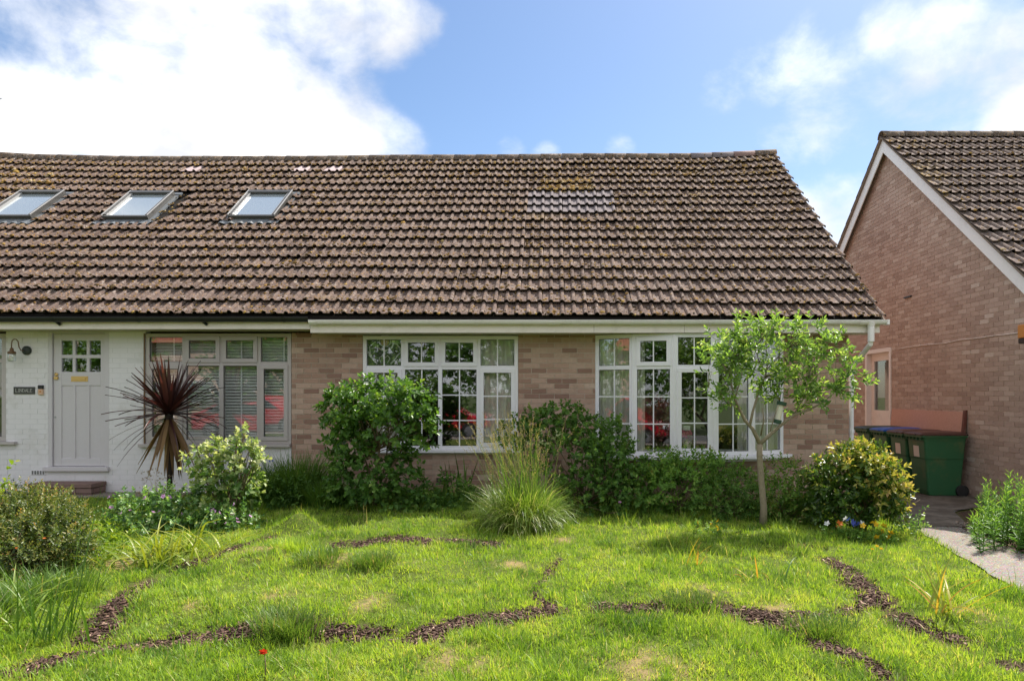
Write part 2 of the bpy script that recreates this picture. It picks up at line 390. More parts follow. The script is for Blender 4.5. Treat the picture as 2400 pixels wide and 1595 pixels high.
class MB:
    """collects solids; build() links them as one mesh object"""
    def __init__(s, mat4=None): s.v = []; s.f = []; s.t = []; s.M = mat4; s.tint = .5
    def add(s, vs, fs):
        b = len(s.v)
        for v in vs:
            v = Vector(v)
            s.v.append(s.M @ v if s.M is not None else v); s.t.append(s.tint)
        s.f += [tuple(b + i for i in f) for f in fs]
    def box(s, x0, x1, y0, y1, z0, z1):
        s.add([(x0, y0, z0), (x1, y0, z0), (x1, y1, z0), (x0, y1, z0), (x0, y0, z1), (x1, y0, z1), (x1, y1, z1), (x0, y1, z1)],
              [(0, 3, 2, 1), (4, 5, 6, 7), (0, 1, 5, 4), (1, 2, 6, 5), (2, 3, 7, 6), (3, 0, 4, 7)])
    def prism(s, poly, axis, a, b):
        """extrude 2-D poly (ccw) along axis 0/1/2 from a to b"""
        def p3(q, w):
            return {0: (w, q[0], q[1]), 1: (q[0], w, q[1]), 2: (q[0], q[1], w)}[axis]
        n = len(poly)
        s.add([p3(q, a) for q in poly] + [p3(q, b) for q in poly],
              [tuple(range(n))[::-1], tuple(range(n, 2 * n))] + [(i, (i + 1) % n, n + (i + 1) % n, n + i) for i in range(n)])
    def tube(s, pts, rad, n=6, cap=True):
        pts = [Vector(p) for p in pts]
        if not hasattr(rad, '__len__'): rad = [rad] * len(pts)
        vs, fs = [], []
        up = None
        for i, p in enumerate(pts):
            d = (pts[min(i + 1, len(pts) - 1)] - pts[max(i - 1, 0)])
            d = d.normalized() if d.length > 1e-9 else Vector((0, 0, 1))
            if up is None:
                up = d.orthogonal().normalized()
            up = (up - d * up.dot(d)); up = up.normalized() if up.length > 1e-6 else d.orthogonal().normalized()
            w = d.cross(up)
            for k in range(n):
                a = 2 * math.pi * k / n
                vs.append(p + (up * math.cos(a) + w * math.sin(a)) * rad[i])
        for i in range(len(pts) - 1):
            for k in range(n):
                fs.append((i * n + k, i * n + (k + 1) % n, (i + 1) * n + (k + 1) % n, (i + 1) * n + k))
        if cap:
            fs.append(tuple(range(n))[::-1]); fs.append(tuple((len(pts) - 1) * n + k for k in range(n)))
        s.add(vs, fs)
    def lathe(s, prof, c, axis='z', n=16):
        vs, fs = [], []
        for (r, h) in prof:
            for k in range(n):
                a = 2 * math.pi * k / n
                q = {'z': (r * math.cos(a), r * math.sin(a), h), 'y': (r * math.cos(a), h, r * math.sin(a)), 'x': (h, r * math.cos(a), r * math.sin(a))}[axis]
                vs.append(Vector(c) + Vector(q))
        for i in range(len(prof) - 1):
            for k in range(n):
                fs.append((i * n + k, i * n + (k + 1) % n, (i + 1) * n + (k + 1) % n, (i + 1) * n + k))
        fs.append(tuple(range(n))[::-1]); fs.append(tuple((len(prof) - 1) * n + k for k in range(n)))
        s.add(vs, fs)
    def mesh(s, name, mat, smooth=False):
        me = bpy.data.meshes.new(name)
        me.from_pydata([tuple(v) for v in s.v], [], s.f)
        a = me.attributes.new('tint', 'FLOAT', 'POINT'); a.data.foreach_set('value', np.array(s.t, dtype=np.float32))
        if smooth: me.polygons.foreach_set('use_smooth', np.ones(len(s.f), dtype=bool))
        me.materials.append(mat)
        return me
    def build(s, name, mat, parent=None, smooth=False, bevel=0):
        o = link(name, s.mesh(name, mat, smooth), parent)
        if bevel:
            b = o.modifiers.new('bevel', 'BEVEL'); b.width = bevel; b.segments = 2; b.limit_method = 'ANGLE'
        return o

def norm(a): return a / np.maximum(np.linalg.norm(a, axis=-1, keepdims=True), 1e-9)
def rnd_unit(n): return norm(rng.normal(size=(n, 3)))

# value noise in 2-D
_G = rng.random((256, 256))
def vnoise(x, y, s):
    x = np.asarray(x) * s + 100.3; y = np.asarray(y) * s + 57.7
    xi = np.floor(x).astype(int); yi = np.floor(y).astype(int); fx = x - xi; fy = y - yi
    fx = fx * fx * (3 - 2 * fx); fy = fy * fy * (3 - 2 * fy)
    g = lambda i, j: _G[i % 256, j % 256]
    return (g(xi, yi) * (1 - fx) + g(xi + 1, yi) * fx) * (1 - fy) + (g(xi, yi + 1) * (1 - fx) + g(xi + 1, yi + 1) * fx) * fy
def fbm(x, y, s, o=4):
    r = 0; a = .5
    for i in range(o):
        r = r + a * vnoise(np.asarray(x) + 13.1 * i, np.asarray(y) - 7.7 * i, s); s *= 2.1; a *= .5
    return r / (1 - .5 ** o)
def sstep(x, a, b):
    t = np.clip((np.asarray(x) - a) / (b - a), 0, 1); return t * t * (3 - 2 * t)

# leaves: arrays of base point c, axis a, face normal n -> two folded halves each
def leaf_arrays(c, a, n, L, W, tint, fold=.18, droop=.12):
    a = norm(a); n = norm(n - (n * a).sum(1, keepdims=True) * a); s = np.cross(n, a)
    L = np.asarray(L).reshape(-1, 1); W = np.asarray(W).reshape(-1, 1)
    v0 = c
    l1 = c + a * L * .32 + s * W * .5 + n * W * fold
    l2 = c + a * L * .68 + s * W * .40 + n * (W * fold - L * droop * .4)
    tip = c + a * L - n * L * droop
    r2 = c + a * L * .68 - s * W * .40 + n * (W * fold - L * droop * .4)
    r1 = c + a * L * .32 - s * W * .5 + n * W * fold
    V = np.stack([v0, l1, l2, tip, r2, r1], 1).reshape(-1, 3)
    k = np.arange(len(c))[:, None] * 6
    Fc = np.concatenate([k + np.array([[0, 3, 2, 1]]), k + np.array([[0, 5, 4, 3]])], 1).reshape(-1, 4)
    return V, Fc, np.repeat(tint, 6)

def sprigs(P, Dv, L, k, leafL, leafW, spread=1.0, sag=.1, up=.5):
    """leaves set round short shoots: returns c, a, n, sizes"""
    N = len(P); Dv = norm(Dv)
    L = np.broadcast_to(np.asarray(L, float), (N,))
    t = (np.arange(k)[None, :] + .6) / k + rng.uniform(-.04, .04, (N, k))
    ref = np.where(np.abs(Dv[:, 2:3]) < .9, np.array([[0, 0, 1.]]), np.array([[1., 0, 0]]))
    e1 = norm(np.cross(Dv, ref)); e2 = np.cross(Dv, e1)
    phi = np.arange(k)[None, :] * 2.4 + rng.uniform(0, 6.28, (N, 1)) + rng.normal(0, .3, (N, k))
    rad = np.cos(phi)[..., None] * e1[:, None] + np.sin(phi)[..., None] * e2[:, None]
    a = Dv[:, None] * (.25 + .75 * t[..., None]) + rad * spread * (1.1 - .5 * t[..., None]) + rng.normal(0, .18, (N, k, 3))
    a[..., 2] += .05
    a = norm(a)
    c = P[:, None] + Dv[:, None] * (L[:, None] * t)[..., None]
    c[..., 2] -= sag * L[:, None] * t ** 2
    n = Dv[:, None] * .6 + np.array([0, 0, up]) + rng.normal(0, .35, (N, k, 3))
    sz = (1.05 - .45 * t) * rng.uniform(.7, 1.25, (N, k))
    return c.reshape(-1, 3), a.reshape(-1, 3), n.reshape(-1, 3), sz.reshape(-1) * leafL, sz.reshape(-1) * leafW, t.reshape(-1)

def lobe_points(lobes, n, rmin=.55, rmax=1.05, upbias=.25, zmin=None):
    """points through a set of ellipsoids, thinned inside, with outward directions"""
    lobes = np.array(lobes, float)
    vol = (lobes[:, 3] * lobes[:, 4] * lobes[:, 5]) ** .67
    idx = rng.choice(len(lobes), n, p=vol / vol.sum())
    u = rnd_unit(n)
    r = rmin + (rmax - rmin) * rng.random(n) ** .6
    p = lobes[idx, :3] + u * lobes[idx, 3:6] * r[:, None]
    d = norm(u / lobes[idx, 3:6]) + np.array([0, 0, upbias]) + rng.normal(0, .25, (n, 3))
    if zmin is not None:
        ok = p[:, 2] > zmin
        p, d = p[ok], d[ok]
    return p, d

def foliage(name, parent, mat, lobes, nsprig, k, leafL, leafW, sprigL, spread=1.0, rmin=.5, rmax=1.05, zmin=None, tmean=.45, tvar=.2, tiptint=.25, upbias=.25, fold=.18, droop=.12, top=None, up=.5):
    P, Dv = lobe_points(lobes, nsprig, rmin, rmax, upbias, zmin)
    c, a, n, l, w, t = sprigs(P, Dv, rng.uniform(.6, 1.3, len(P)) * sprigL, k, leafL, leafW, spread, up=up)
    tint = np.clip(tmean + rng.normal(0, tvar, len(c)) * .7 + np.repeat(rng.normal(0, tvar, len(P)), k) * .7 + (t - .5) * tiptint, 0, 1)
    if top is not None:                       # new growth on the upper shoots is a different colour
        z0, z1, amt = top
        tint = np.clip(tint + amt * sstep(c[:, 2], z0, z1) * (.4 + .6 * t), 0, 1)
    V, Fc, T = leaf_arrays(c, a, n, l, w, tint, fold, droop)
    o = link(name, np_mesh(name, V, Fc, mat, T), parent)
    return o, P, Dv

def ribbons(base, head, lean, length, width, curve, tint, K=5, twist=0.0, vfold=0.0):
    """grass and strap leaves: base points, compass heading, lean from vertical (rad), curve adds bend along the blade"""
    N = len(base)
    ts = np.linspace(0, 1, K + 1)
    h = np.stack([np.cos(head), np.sin(head), np.zeros(N)], 1)
    side = np.stack([-np.sin(head), np.cos(head), np.zeros(N)], 1)
    if twist: 
        tw = rng.normal(0, twist, N)[:, None]
        side = norm(side + h * tw)
    pts = []; p = base.copy(); seg = (length / K)[:, None]
    for i in range(K + 1):
        pts.append(p.copy())
        ang = lean + curve * (ts[i] ** 1.2)
        p = p + (h * np.sin(ang)[:, None] + np.array([0, 0, 1.]) * np.cos(ang)[:, None]) * seg
    wprof = np.clip(np.minimum(.55 + 2.2 * ts, 1.0) * (1 - ts ** 2.2) + .03, .03, 1)
    V = np.empty((N, K + 1, 2, 3))
    for i in range(K + 1):
        off = side * (width * wprof[i] * .5)[:, None]
        V[:, i, 0] = pts[i] - off; V[:, i, 1] = pts[i] + off
    q = []
    for i in range(K): q.append([2 * i, 2 * i + 1, 2 * i + 3, 2 * i + 2])
    q = np.array(q)
    Fc = (np.arange(N)[:, None, None] * (2 * (K + 1)) + q[None]).reshape(-1, 4)
    return V.reshape(-1, 3), Fc, np.repeat(tint, 2 * (K + 1)), np.array(pts)

def tuft(name, parent, mat, centers, n, r, Lrange, width, lean=(.05, .6), curve=(.1, .9), tmean=.5, tvar=.2, K=4):
    """n blades shared over centre points (x, y, z, weight)"""
    cs = np.array(centers, float)
    i = rng.choice(len(cs), n, p=cs[:, 3] / cs[:, 3].sum())
    rr = r * np.sqrt(rng.random(n)); aa = rng.uniform(0, 6.28, n)
    base = cs[i, :3] + np.stack([rr * np.cos(aa), rr * np.sin(aa), np.full(n, -.02)], 1)
    head = aa + rng.normal(0, .7, n)
    ln = rng.uniform(*lean, n) * (.4 + .6 * rr / r)
    V, Fc, T, _ = ribbons(base, head, ln, rng.uniform(*Lrange, n), np.full(n, width) * rng.uniform(.7, 1.3, n), rng.uniform(*curve, n), np.clip(rng.normal(tmean, tvar, n), 0, 1), K, .4)
    return link(name, np_mesh(name, V, Fc, mat, T), parent)

def branches(name, parent, mat, paths, n=6):
    b = MB()
    for pts, r0, r1 in paths:
        k = len(pts)
        b.tube(pts, [r0 + (r1 - r0) * i / (k - 1) for i in range(k)], n)
    return b.build(name, mat, parent, True)

_FL = {}
def flower_mesh(mat, r=.022, petals=5, cup=.35):
    key = (mat, r, petals)
    if key not in _FL:
        b = MB()
        for i in range(petals):
            a = 2 * math.pi * i / petals; da = math.pi / petals * .85
            def q(rr, ang, z): return (rr * math.cos(ang), rr * math.sin(ang), z)
            b.tint = .2 + .6 * (i % 2)
            b.add([(0, 0, 0), q(r * .7, a - da, r * cup), q(r * 1.05, a, r * cup * 1.3), q(r * .7, a + da, r * cup)], [(0, 1, 2, 3)])
        b.tint = .9
        b.lathe([(r * .2, 0), (r * .16, r * .22)], (0, 0, 0.0), 'z', 5)
        _FL[key] = b.mesh('flower', M[mat])
    return _FL[key]
def flower(parent, pos, mat, r=.022, tilt=None, petals=5):
    o = link('flower', flower_mesh(mat, r, petals), parent)
    o.location = pos
    if tilt is None: tilt = (random.uniform(.1, 1.0), random.uniform(-.5, .5), random.uniform(0, 6))
    o.rotation_euler = tilt
    return o
# ------------------------------------------------------------------ the ground
MOUNDS = []   # (x, y, r, h) little humps in the lawn
def g0(x, y):
    x = np.asarray(x, float); y = np.asarray(y, float)
    t = sstep(y, 3.5, 9.3); s = sstep(3.4 - x, 0, 5.5)
    return .15 * t * s - .05 * sstep(x, 2.6, 4.4) * sstep(y, 5, 9)
def g(x, y):
    x = np.asarray(x, float); y = np.asarray(y, float)
    z = g0(x, y)
    lawn = sstep(4.2 - x, 0, .8) * sstep(9.2 - y, 0, .6)
    z = z + lawn * ((fbm(x, y, .8, 3) - .5) * .09 + (fbm(x, y, 2.6, 2) - .5) * .055)
    for (mx, my, r, h) in MOUNDS:
        z = z + h * np.exp(-((x - mx) ** 2 + (y - my) ** 2) / (r * r))
    return z
def G(u, v, f=g0):
    """where the sight line through a photo point meets the ground"""
    Y = F * 1.55 / (v - YH)
    for _ in range(12):
        Y = F * (ZC - float(f((u - CX) * Y / F, Y))) / (v - YH)
    return Vector(((u - CX) * Y / F, Y, float(f((u - CX) * Y / F, Y))))
def gp(x, y): return Vector((x, y, float(g(x, y))))
S = 2400 / 2359.0        # the overview was read at 2359 px wide
for (u, v, r, h) in [(690, 1224, .2, .19), (610, 1290, .32, .10), (930, 1325, .28, .11), (1600, 1372, .28, .06), (660, 1432, .3, .07), (760, 1305, .25, .07), (840, 1300, .2, .07), (640, 1385, .25, .06), (450, 1405, .25, .06), (1880, 1262, .16, .04)]:
    q = G(u * S, v * S); MOUNDS.append((q.x, q.y, r, h))

def poly_world(pts): return [G(u * S, v * S) for u, v in pts]
TRAILS = [([(20, 1552), (110, 1524), (250, 1492), (420, 1470), (600, 1458), (740, 1448), (890, 1448)], 0.125),
          ([(960, 1468), (1060, 1440), (1160, 1428), (1275, 1416)], 0.154),
          ([(1375, 1406), (1500, 1409), (1640, 1410), (1755, 1424), (1830, 1442)], 0.120),
          ([(1830, 1442), (1890, 1490), (1950, 1520), (2040, 1565)], 0.096),
          ([(1915, 1290), (1955, 1325), (1990, 1365), (2030, 1398)], 0.120),
          ([(2080, 1430), (2130, 1455), (2215, 1478)], 0.125),
          ([(1790, 1420), (1890, 1424), (1960, 1408), (2000, 1395)], 0.067),
          ([(205, 1470), (245, 1425), (275, 1378), (350, 1342)], 0.106),
          ([(430, 1303), (500, 1283), (560, 1262), (612, 1245)], 0.110),
          ([(770, 1258), (890, 1247), (1000, 1246), (1130, 1251)], 0.144),
          ([(1292, 1282), (1262, 1318), (1235, 1350), (1232, 1372), (1262, 1392), (1285, 1408)], 0.028),
          ([(2330, 1535), (2375, 1548)], 0.106)]
SEG = []
for pts, w in TRAILS:
    P = poly_world(pts)
    for a, b in zip(P[:-1], P[1:]): SEG.append((a.x, a.y, b.x, b.y, w))
SEG = np.array(SEG)
def trail_d(x, y):
    """distance beyond the ragged edge of the nearest bark trail (negative: on the bark)"""
    x = np.asarray(x, float); y = np.asarray(y, float)
    d = np.full(x.shape, 9.0)
    for (ax, ay, bx, by, w) in SEG:
        L2 = (bx - ax) ** 2 + (by - ay) ** 2
        t = np.clip(((x - ax) * (bx - ax) + (y - ay) * (by - ay)) / L2, 0, 1)
        d = np.minimum(d, np.hypot(x - ax - t * (bx - ax), y - ay - t * (by - ay)) - w)
    return d + (fbm(x, y, 4.0, 3) - .5) * .15 + (fbm(x + 3, y, 13.0, 2) - .5) * .10 + np.maximum(fbm(x + 7, y - 3, 1.9, 2) - .58, 0) * .3
STRAW = []
for (u, v, r) in [(640, 1388, .16), (455, 1405, .16), (775, 1305, .2), (925, 1308, .2), (830, 1395, .22), (700, 1205, .1), (270, 1300, .3), (1650, 1380, .2), (1500, 1540, .3), (1060, 1525, .25), (2230, 1420, .2), (1300, 1240, .15), (600, 1290, .25), (1780, 1400, .2), (1840, 1262, .15), (1180, 1300, .2), (2150, 1330, .2)]:
    q = G(u * S, v * S); STRAW.append((q.x, q.y, r))
def straw(x, y):
    s = np.zeros(np.shape(x))
    for (a, b, r) in STRAW: s = np.maximum(s, np.exp(-((x - a) ** 2 + (y - b) ** 2) / (r * r * .55)))
    return s * sstep(fbm(x, y, 6.0, 3), .30, .52)

# concrete path along the right
PATH_L = [(3.45, 2.0), (3.6, 4.2), (3.78, 5.4), (4.02, 6.6), (4.36, 7.85), (4.5, 9.3), (4.5, 17)]
PATH_R = [(4.5, 2.0), (4.55, 4.2), (4.66, 5.6), (4.76, 6.7), (4.98, 7.8), (5.6, 9.3), (6.7, 9.9), (6.7, 17)]
def pl(pts, y): return np.interp(y, [p[1] for p in pts], [p[0] for p in pts])

WALL_Y = 9.8
gx = np.concatenate([np.arange(-15, -8, .25), np.arange(-8, 6.0, .06), np.arange(6.0, 14, .25)])
gy = np.concatenate([np.arange(-3.6, 2.5, .4), np.arange(2.5, 10.2, .06), np.arange(10.2, 20, .5)])
X, Y = np.meshgrid(gx, gy)
Z = g(X, Y)
bare = 1 - sstep(trail_d(X, Y), -.02, .06)
bed = sstep(Y, 8.35, 8.6) * sstep(4.2 - X, 0, .1) * sstep(X, -5.4, -5.0) + sstep(X - pl(PATH_R, Y), -.05, .1) * sstep(10.5 - Y, 0, .3) * sstep(pl(PATH_R, Y) + 1.6 - X, 0, .4)
bare = np.maximum(bare, np.clip(bed, 0, 1))
Z = Z - .02 * (1 - sstep(trail_d(X, Y), -.05, .05)) * sstep(9.2 - Y, 0, .5)
edge = (X <= gx[0] + .01) | (X >= gx[-1] - .01) | (Y <= gy[0] + .01) | (Y >= gy[-1] - .01)
Z = np.where(edge, -.3, Z)
ny, nx = X.shape
k = np.arange((ny - 1) * nx).reshape(ny - 1, nx)[:, :-1].ravel()
ground = link('lawn', np_mesh('lawn', np.stack([X.ravel(), Y.ravel(), Z.ravel()], 1), np.stack([k, k + 1, k + nx + 1, k + nx], 1), M['lawn'], None, True,
                              {'bare': bare.ravel(), 'straw': straw(X, Y).ravel()}))
tag(ground, 'uneven front lawn with bark trails and straw coloured patches', None, None, 'structure')
b = MB(); b.box(-260, 260, -260, 400, -.6, -.2)
tag(b.build('ground', M['far_ground']), 'open ground round the houses', None, None, 'structure')
b = MB(); b.box(-60, 60, -10.6, -4.9, -.5, -.14)
tag(b.build('road', M['asphalt']), 'asphalt road in front of the gardens', None, None, 'structure')
b = MB(); b.box(-60, 60, -4.9, -3.62, -.5, -.02)
tag(b.build('pavement', M['path']), 'pavement along the road', None, None, 'structure')

# path sheet, four slabs with joints
ys = np.concatenate([np.linspace(2, 9.9, 60), np.linspace(10.0, 17, 20)])
vs, fs = [], []
for y in ys:
    for s_ in np.linspace(0, 1, 9):
        x = pl(PATH_L, y) + (pl(PATH_R, y) - pl(PATH_L, y)) * s_
        if s_ == 0: x += (vnoise(x, y, 5) - .5) * .07
        vs.append((x, y, float(g0(x, y)) + .018 - .003 * math.cos(s_ * 6.28)))
for i in range(len(ys) - 1):
    for j in range(8): fs.append((i * 9 + j, i * 9 + j + 1, i * 9 + j + 10, i * 9 + j + 9))
path = link('path', np_mesh('path', vs, fs, M['path'], None, True))
tag(path, 'worn concrete path running between the lawn and the right bed', None, None, 'structure')
# side passage sheet: mostly the houses' shade put into its colour, with some dirt
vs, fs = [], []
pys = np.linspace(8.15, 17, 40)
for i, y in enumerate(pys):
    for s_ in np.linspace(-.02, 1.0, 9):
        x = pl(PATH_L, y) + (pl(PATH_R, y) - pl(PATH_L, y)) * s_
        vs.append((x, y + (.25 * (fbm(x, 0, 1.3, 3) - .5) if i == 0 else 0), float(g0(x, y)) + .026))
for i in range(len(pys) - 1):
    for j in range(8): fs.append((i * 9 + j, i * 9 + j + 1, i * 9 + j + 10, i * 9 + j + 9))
tag(link('passage_shade_paving', np_mesh('passage_shade_paving', vs, fs, M['passage'], None, True)), 'side passage paving with dirt and the shade of the houses put into its colour', None, None, 'structure')
# bare concrete strip at the foot of the white wall
b = MB(); b.box(-11.5, -5.35, 9.30, 9.82, .0, .165)
tag(b.build('paved_strip', M['path']), 'narrow concrete strip at the foot of the white wall', None, None, 'structure')
# ------------------------------------------------------------------ houses
def proj_area(o_min, o_max):
    pass
def screen(p):
    return (CX + F * p[0] / p[1], YH - F * (p[2] - ZC) / p[1])
def in_frame(p, m=0): 
    u, v = screen(p); return -m < u < 2400 + m and -m < v < 1595 + m

NV = 14
def brick_variants(mat, size, key):
    """brick meshes of one size with a little unevenness, each with its own burn of colour"""
    out = []
    for i in range(NV):
        b = MB(); b.tint = float(np.clip(rng.beta(1.6, 1.8), 0, 1))
        x, y, z = (s / 2 for s in size)
        vs = [Vector((sx * x, sy * y, sz * z)) + Vector(rng.normal(0, .0007, 3)) for sz in (-1, 1) for sy in (-1, 1) for sx in (-1, 1)]
        b.add(vs, [(0, 2, 3, 1), (4, 5, 7, 6), (0, 1, 5, 4), (1, 3, 7, 5), (3, 2, 6, 7), (2, 0, 4, 6)])
        out.append(b.mesh('brick', M[mat]))
    return out
def lay_bricks(parent, mat, rows, plane, limit=300, proud=.006, course=.075, h=.065, depth=.05, L=.215, gap=.01, hidden=None):
    """rows: list of (z, [(a, b), ...]) intervals along the wall; plane maps (t, out, z) to a point.
    The bricks that show largest are objects of their own; the rest are joined into one part."""
    items = []
    for i, (z, ivs) in enumerate(rows):
        off = (i % 2) * (L + gap) / 2
        for (a, b_) in ivs:
            k0 = math.floor((a - off) / (L + gap))
            t = off + k0 * (L + gap)
            while t < b_:
                t0, t1 = max(t, a), min(t + L, b_)
                if t1 - t0 > .03: items.append((t0, t1, z))
                t += L + gap
    ex, eo = plane['u'], plane['n']
    def P(t, o, z): return Vector(plane['o']) + Vector(ex) * t + Vector(eo) * o + Vector((0, 0, z))
    sc = []
    for it in items:
        c = P((it[0] + it[1]) / 2, 0, it[2] + h / 2)
        q = [screen(P(t, 0, z)) for t, z in ((it[0], it[2]), (it[1], it[2]), (it[1], it[2] + h), (it[0], it[2] + h))] if c.y > .5 else None
        ar = 0
        if q and in_frame(c):
            ar = abs(sum(q[i][0] * q[(i + 1) % 4][1] - q[(i + 1) % 4][0] * q[i][1] for i in range(4))) / 2
            if hidden and hidden(*screen(c)): ar *= .02
        sc.append(ar)
    order = np.argsort(-np.array(sc))
    own = set(int(i) for i in order[:limit] if sc[int(i)] > 0)
    full = brick_variants(mat, (L, depth, h), 'f')
    cuts = {}
    rot = Matrix((Vector(ex), Vector(-Vector(eo)), Vector((0, 0, 1)))).transposed().to_4x4()
    rest = MB()
    for i, (t0, t1, z) in enumerate(items):
        jit = float(rng.normal(0, .0012))
        c = P((t0 + t1) / 2, proud + jit - depth / 2, z + h / 2)
        w = t1 - t0
        if i in own:
            if abs(w - L) < 1e-4: me = full[int(rng.integers(NV))]
            else:
                kk = round(w, 2)
                if kk not in cuts: cuts[kk] = brick_variants(mat, (kk - .002, depth, h), kk)[:4]
                me = cuts[kk][int(rng.integers(4))]
            o = link('brick', me, parent)
            o.matrix_local = Matrix.Translation(c) @ rot @ Matrix.Rotation(float(rng.normal(0, .003)), 4, 'Y')
        else:
            rest.tint = float(np.clip(rng.beta(1.6, 1.8), 0, 1))
            q = MB(Matrix.Translation(c) @ rot); q.tint = rest.tint
            q.box(-w / 2, w / 2, -depth / 2, depth / 2, -h / 2, h / 2)
            base = len(rest.v); rest.v += q.v; rest.t += q.t; rest.f += [tuple(base + k for k in f) for f in q.f]
    if rest.v:
        tag(rest.build('bricks', M[mat], parent), None, None, None, 'stuff')

# --- roof tiles ------------------------------------------------------------
GAUGE, TW, PITCH = .336, .3225, R(40)
TL = .42
def tile_profile():
    one = [(0, 0), (.088, .0), (.096, .018), (.112, .033), (.134, .034), (.150, .019), (.158, 0.0)]
    pts = [(x, z) for x, z in one] + [(x + .16125, z) for x, z in one]
    return pts
def tile_mesh(mat, tint):
    P = tile_profile(); n = len(P); th = .020
    b = MB(); b.tint = tint
    th = .062
    wob = rng.normal(0, .0015, n)
    vs = []
    for (x, z), w in zip(P, wob):
        vs.append((x, 0, z + th + w)); vs.append((x, TL, z * .9 - .002)); vs.append((x, 0.008, z + .043))
    fs = []
    for i in range(n - 1):
        a = 3 * i
        fs.append((a, a + 3, a + 4, a + 1)); fs.append((a + 2, a + 5, a + 3, a))
    fs.append((0, 1, 2)); a = 3 * (n - 1); fs.append((a, a + 2, a + 1))
    b.add(vs, fs)
    return b.mesh('roof_tile', M[mat])
def tile_set(mat, n=12, lo=0, hi=1):
    return [tile_mesh(mat, float(np.clip(rng.normal((lo + hi) / 2, .28), 0, 1))) for _ in range(n)]

def lay_tiles(parent, x0, ncol, nrow, Ye, Ze, sets, choose, skip, dz, limit=300, hidden=None):
    """sets: dict kind -> meshes; choose(u, v) -> kind from where the tile shows; dz(x, s): settlement of the roof"""
    c, s = math.cos(PITCH), math.sin(PITCH)
    items = []
    for r in range(nrow):
        for k in range(ncol):
            x = x0 + k * TW; sl = r * GAUGE
            cx_, cs = x + TW / 2, sl + GAUGE / 2
            ctr = Vector((cx_, Ye + cs * c, Ze + cs * s + dz(cx_, cs)))
            if skip(cx_, cs): continue
            u, v = screen(ctr)
            vis = in_frame(ctr, 10)
            items.append((x, sl, ctr, (1 / ctr.y ** 3 if vis else 0), u, v))
    order = sorted(range(len(items)), key=lambda i: -items[i][3])
    own = set(order[:limit])
    joined = {}
    for i, (x, sl, ctr, a, u, v) in enumerate(items):
        kind = choose(u, v, x, sl)
        me = sets[kind][int(rng.integers(len(sets[kind])))]
        o0 = Vector((x, Ye + sl * c, Ze + sl * s + dz(x, sl)))
        tilt = math.atan2(dz(x, sl + GAUGE) - dz(x, sl), GAUGE) * .7
        roll = -math.atan2(dz(x + TW, sl) - dz(x, sl), TW)
        Mx = Matrix.Translation(o0 + Vector(rng.normal(0, .003, 3)) + Vector((0, c, s)) * float(rng.normal(0, .006) - (.03 if rng.random() < .012 else 0))) @ Matrix.Rotation(PITCH + tilt + float(rng.normal(0, .006)), 4, 'X') @ Matrix.Rotation(roll + float(rng.normal(0, .006)), 4, 'Y') @ Matrix.Rotation(float(rng.normal(0, .010)), 4, 'Z')
        if i in own and (a > 0):
            o = link('roof_tile', me, parent); o.matrix_local = Mx
        else:
            mb = joined.setdefault(kind, MB())
            base = len(mb.v)
            vv = [Mx @ w.co for w in me.vertices]
            mb.v += vv; mb.t += [me.attributes['tint'].data[0].value] * len(vv)
            mb.f += [tuple(base + j for j in p.vertices) for p in me.polygons]
    for kind, mb in joined.items():
        if mb.v:
            tag(mb.build('roof_tiles', sets[kind][0].materials[0], parent), None, None, None, 'stuff')

def moss_clumps(parent, n, x0, x1, smax, Ye, Ze, dz, skip, bias, tone=0.0, size=1.0):
    """small cushions of moss and lichen lodged in the pans and along the butts"""
    c, s = math.cos(PITCH), math.sin(PITCH)
    ico = [(0, 0, 1), (.9, 0, .35), (.28, .85, .4), (-.73, .53, .35), (-.73, -.53, .4), (.28, -.85, .35), (1, .2, -.3), (.1, 1.05, -.3), (-.9, .7, -.3), (-.9, -.6, -.3), (.2, -1.05, -.3)]
    fc = [(0, 1, 2), (0, 2, 3), (0, 3, 4), (0, 4, 5), (0, 5, 1), (1, 6, 2), (2, 6, 7), (2, 7, 3), (3, 7, 8), (3, 8, 4), (4, 8, 9), (4, 9, 5), (5, 9, 10), (5, 10, 1), (1, 10, 6)]
    vs, fs, tt = [], [], []
    cnt = 0
    while cnt < n:
        x = rng.uniform(x0, x1); row = int(rng.integers(0, int(smax / GAUGE) + 1))
        sl = row * GAUGE + rng.choice([rng.uniform(.005, .10), rng.uniform(0, GAUGE)], p=[.6, .4])
        if sl > smax or skip(x, sl) or rng.random() > bias(x, sl): continue
        fx = (x - X0) % .16125
        h = np.interp(fx, [0, .088, .112, .134, .158], [0, 0, .033, .034, 0])
        fs_ = sl - row * GAUGE
        lift = .050 * (1 - fs_ / GAUGE) + .012 + h * .9
        r = rng.uniform(.007, .020) * (1.6 if rng.random() < .14 else 1) * size
        o = Vector((x, Ye + sl * c - lift * s, Ze + sl * s + lift * c + dz(x, sl)))
        base = len(vs); tn = float(np.clip(rng.beta(1.3, 1.5) + tone, 0, .97))
        sc = rng.uniform(.6, 1.5, 3)
        for q in ico:
            w = Vector((q[0] * r * sc[0], q[1] * r * sc[1], q[2] * r * .6 * sc[2])) * float(rng.uniform(.75, 1.25))
            w = Vector((w.x, w.y * c - w.z * s, w.y * s + w.z * c))
            vs.append(o + w); tt.append(tn)
        fs += [tuple(base + j for j in f) for f in fc]
        cnt += 1
    o = link('moss', np_mesh('moss', np.array(vs), np.array(fs), M['moss'], np.array(tt)), parent)
    tag(o, None, None, None, 'stuff')

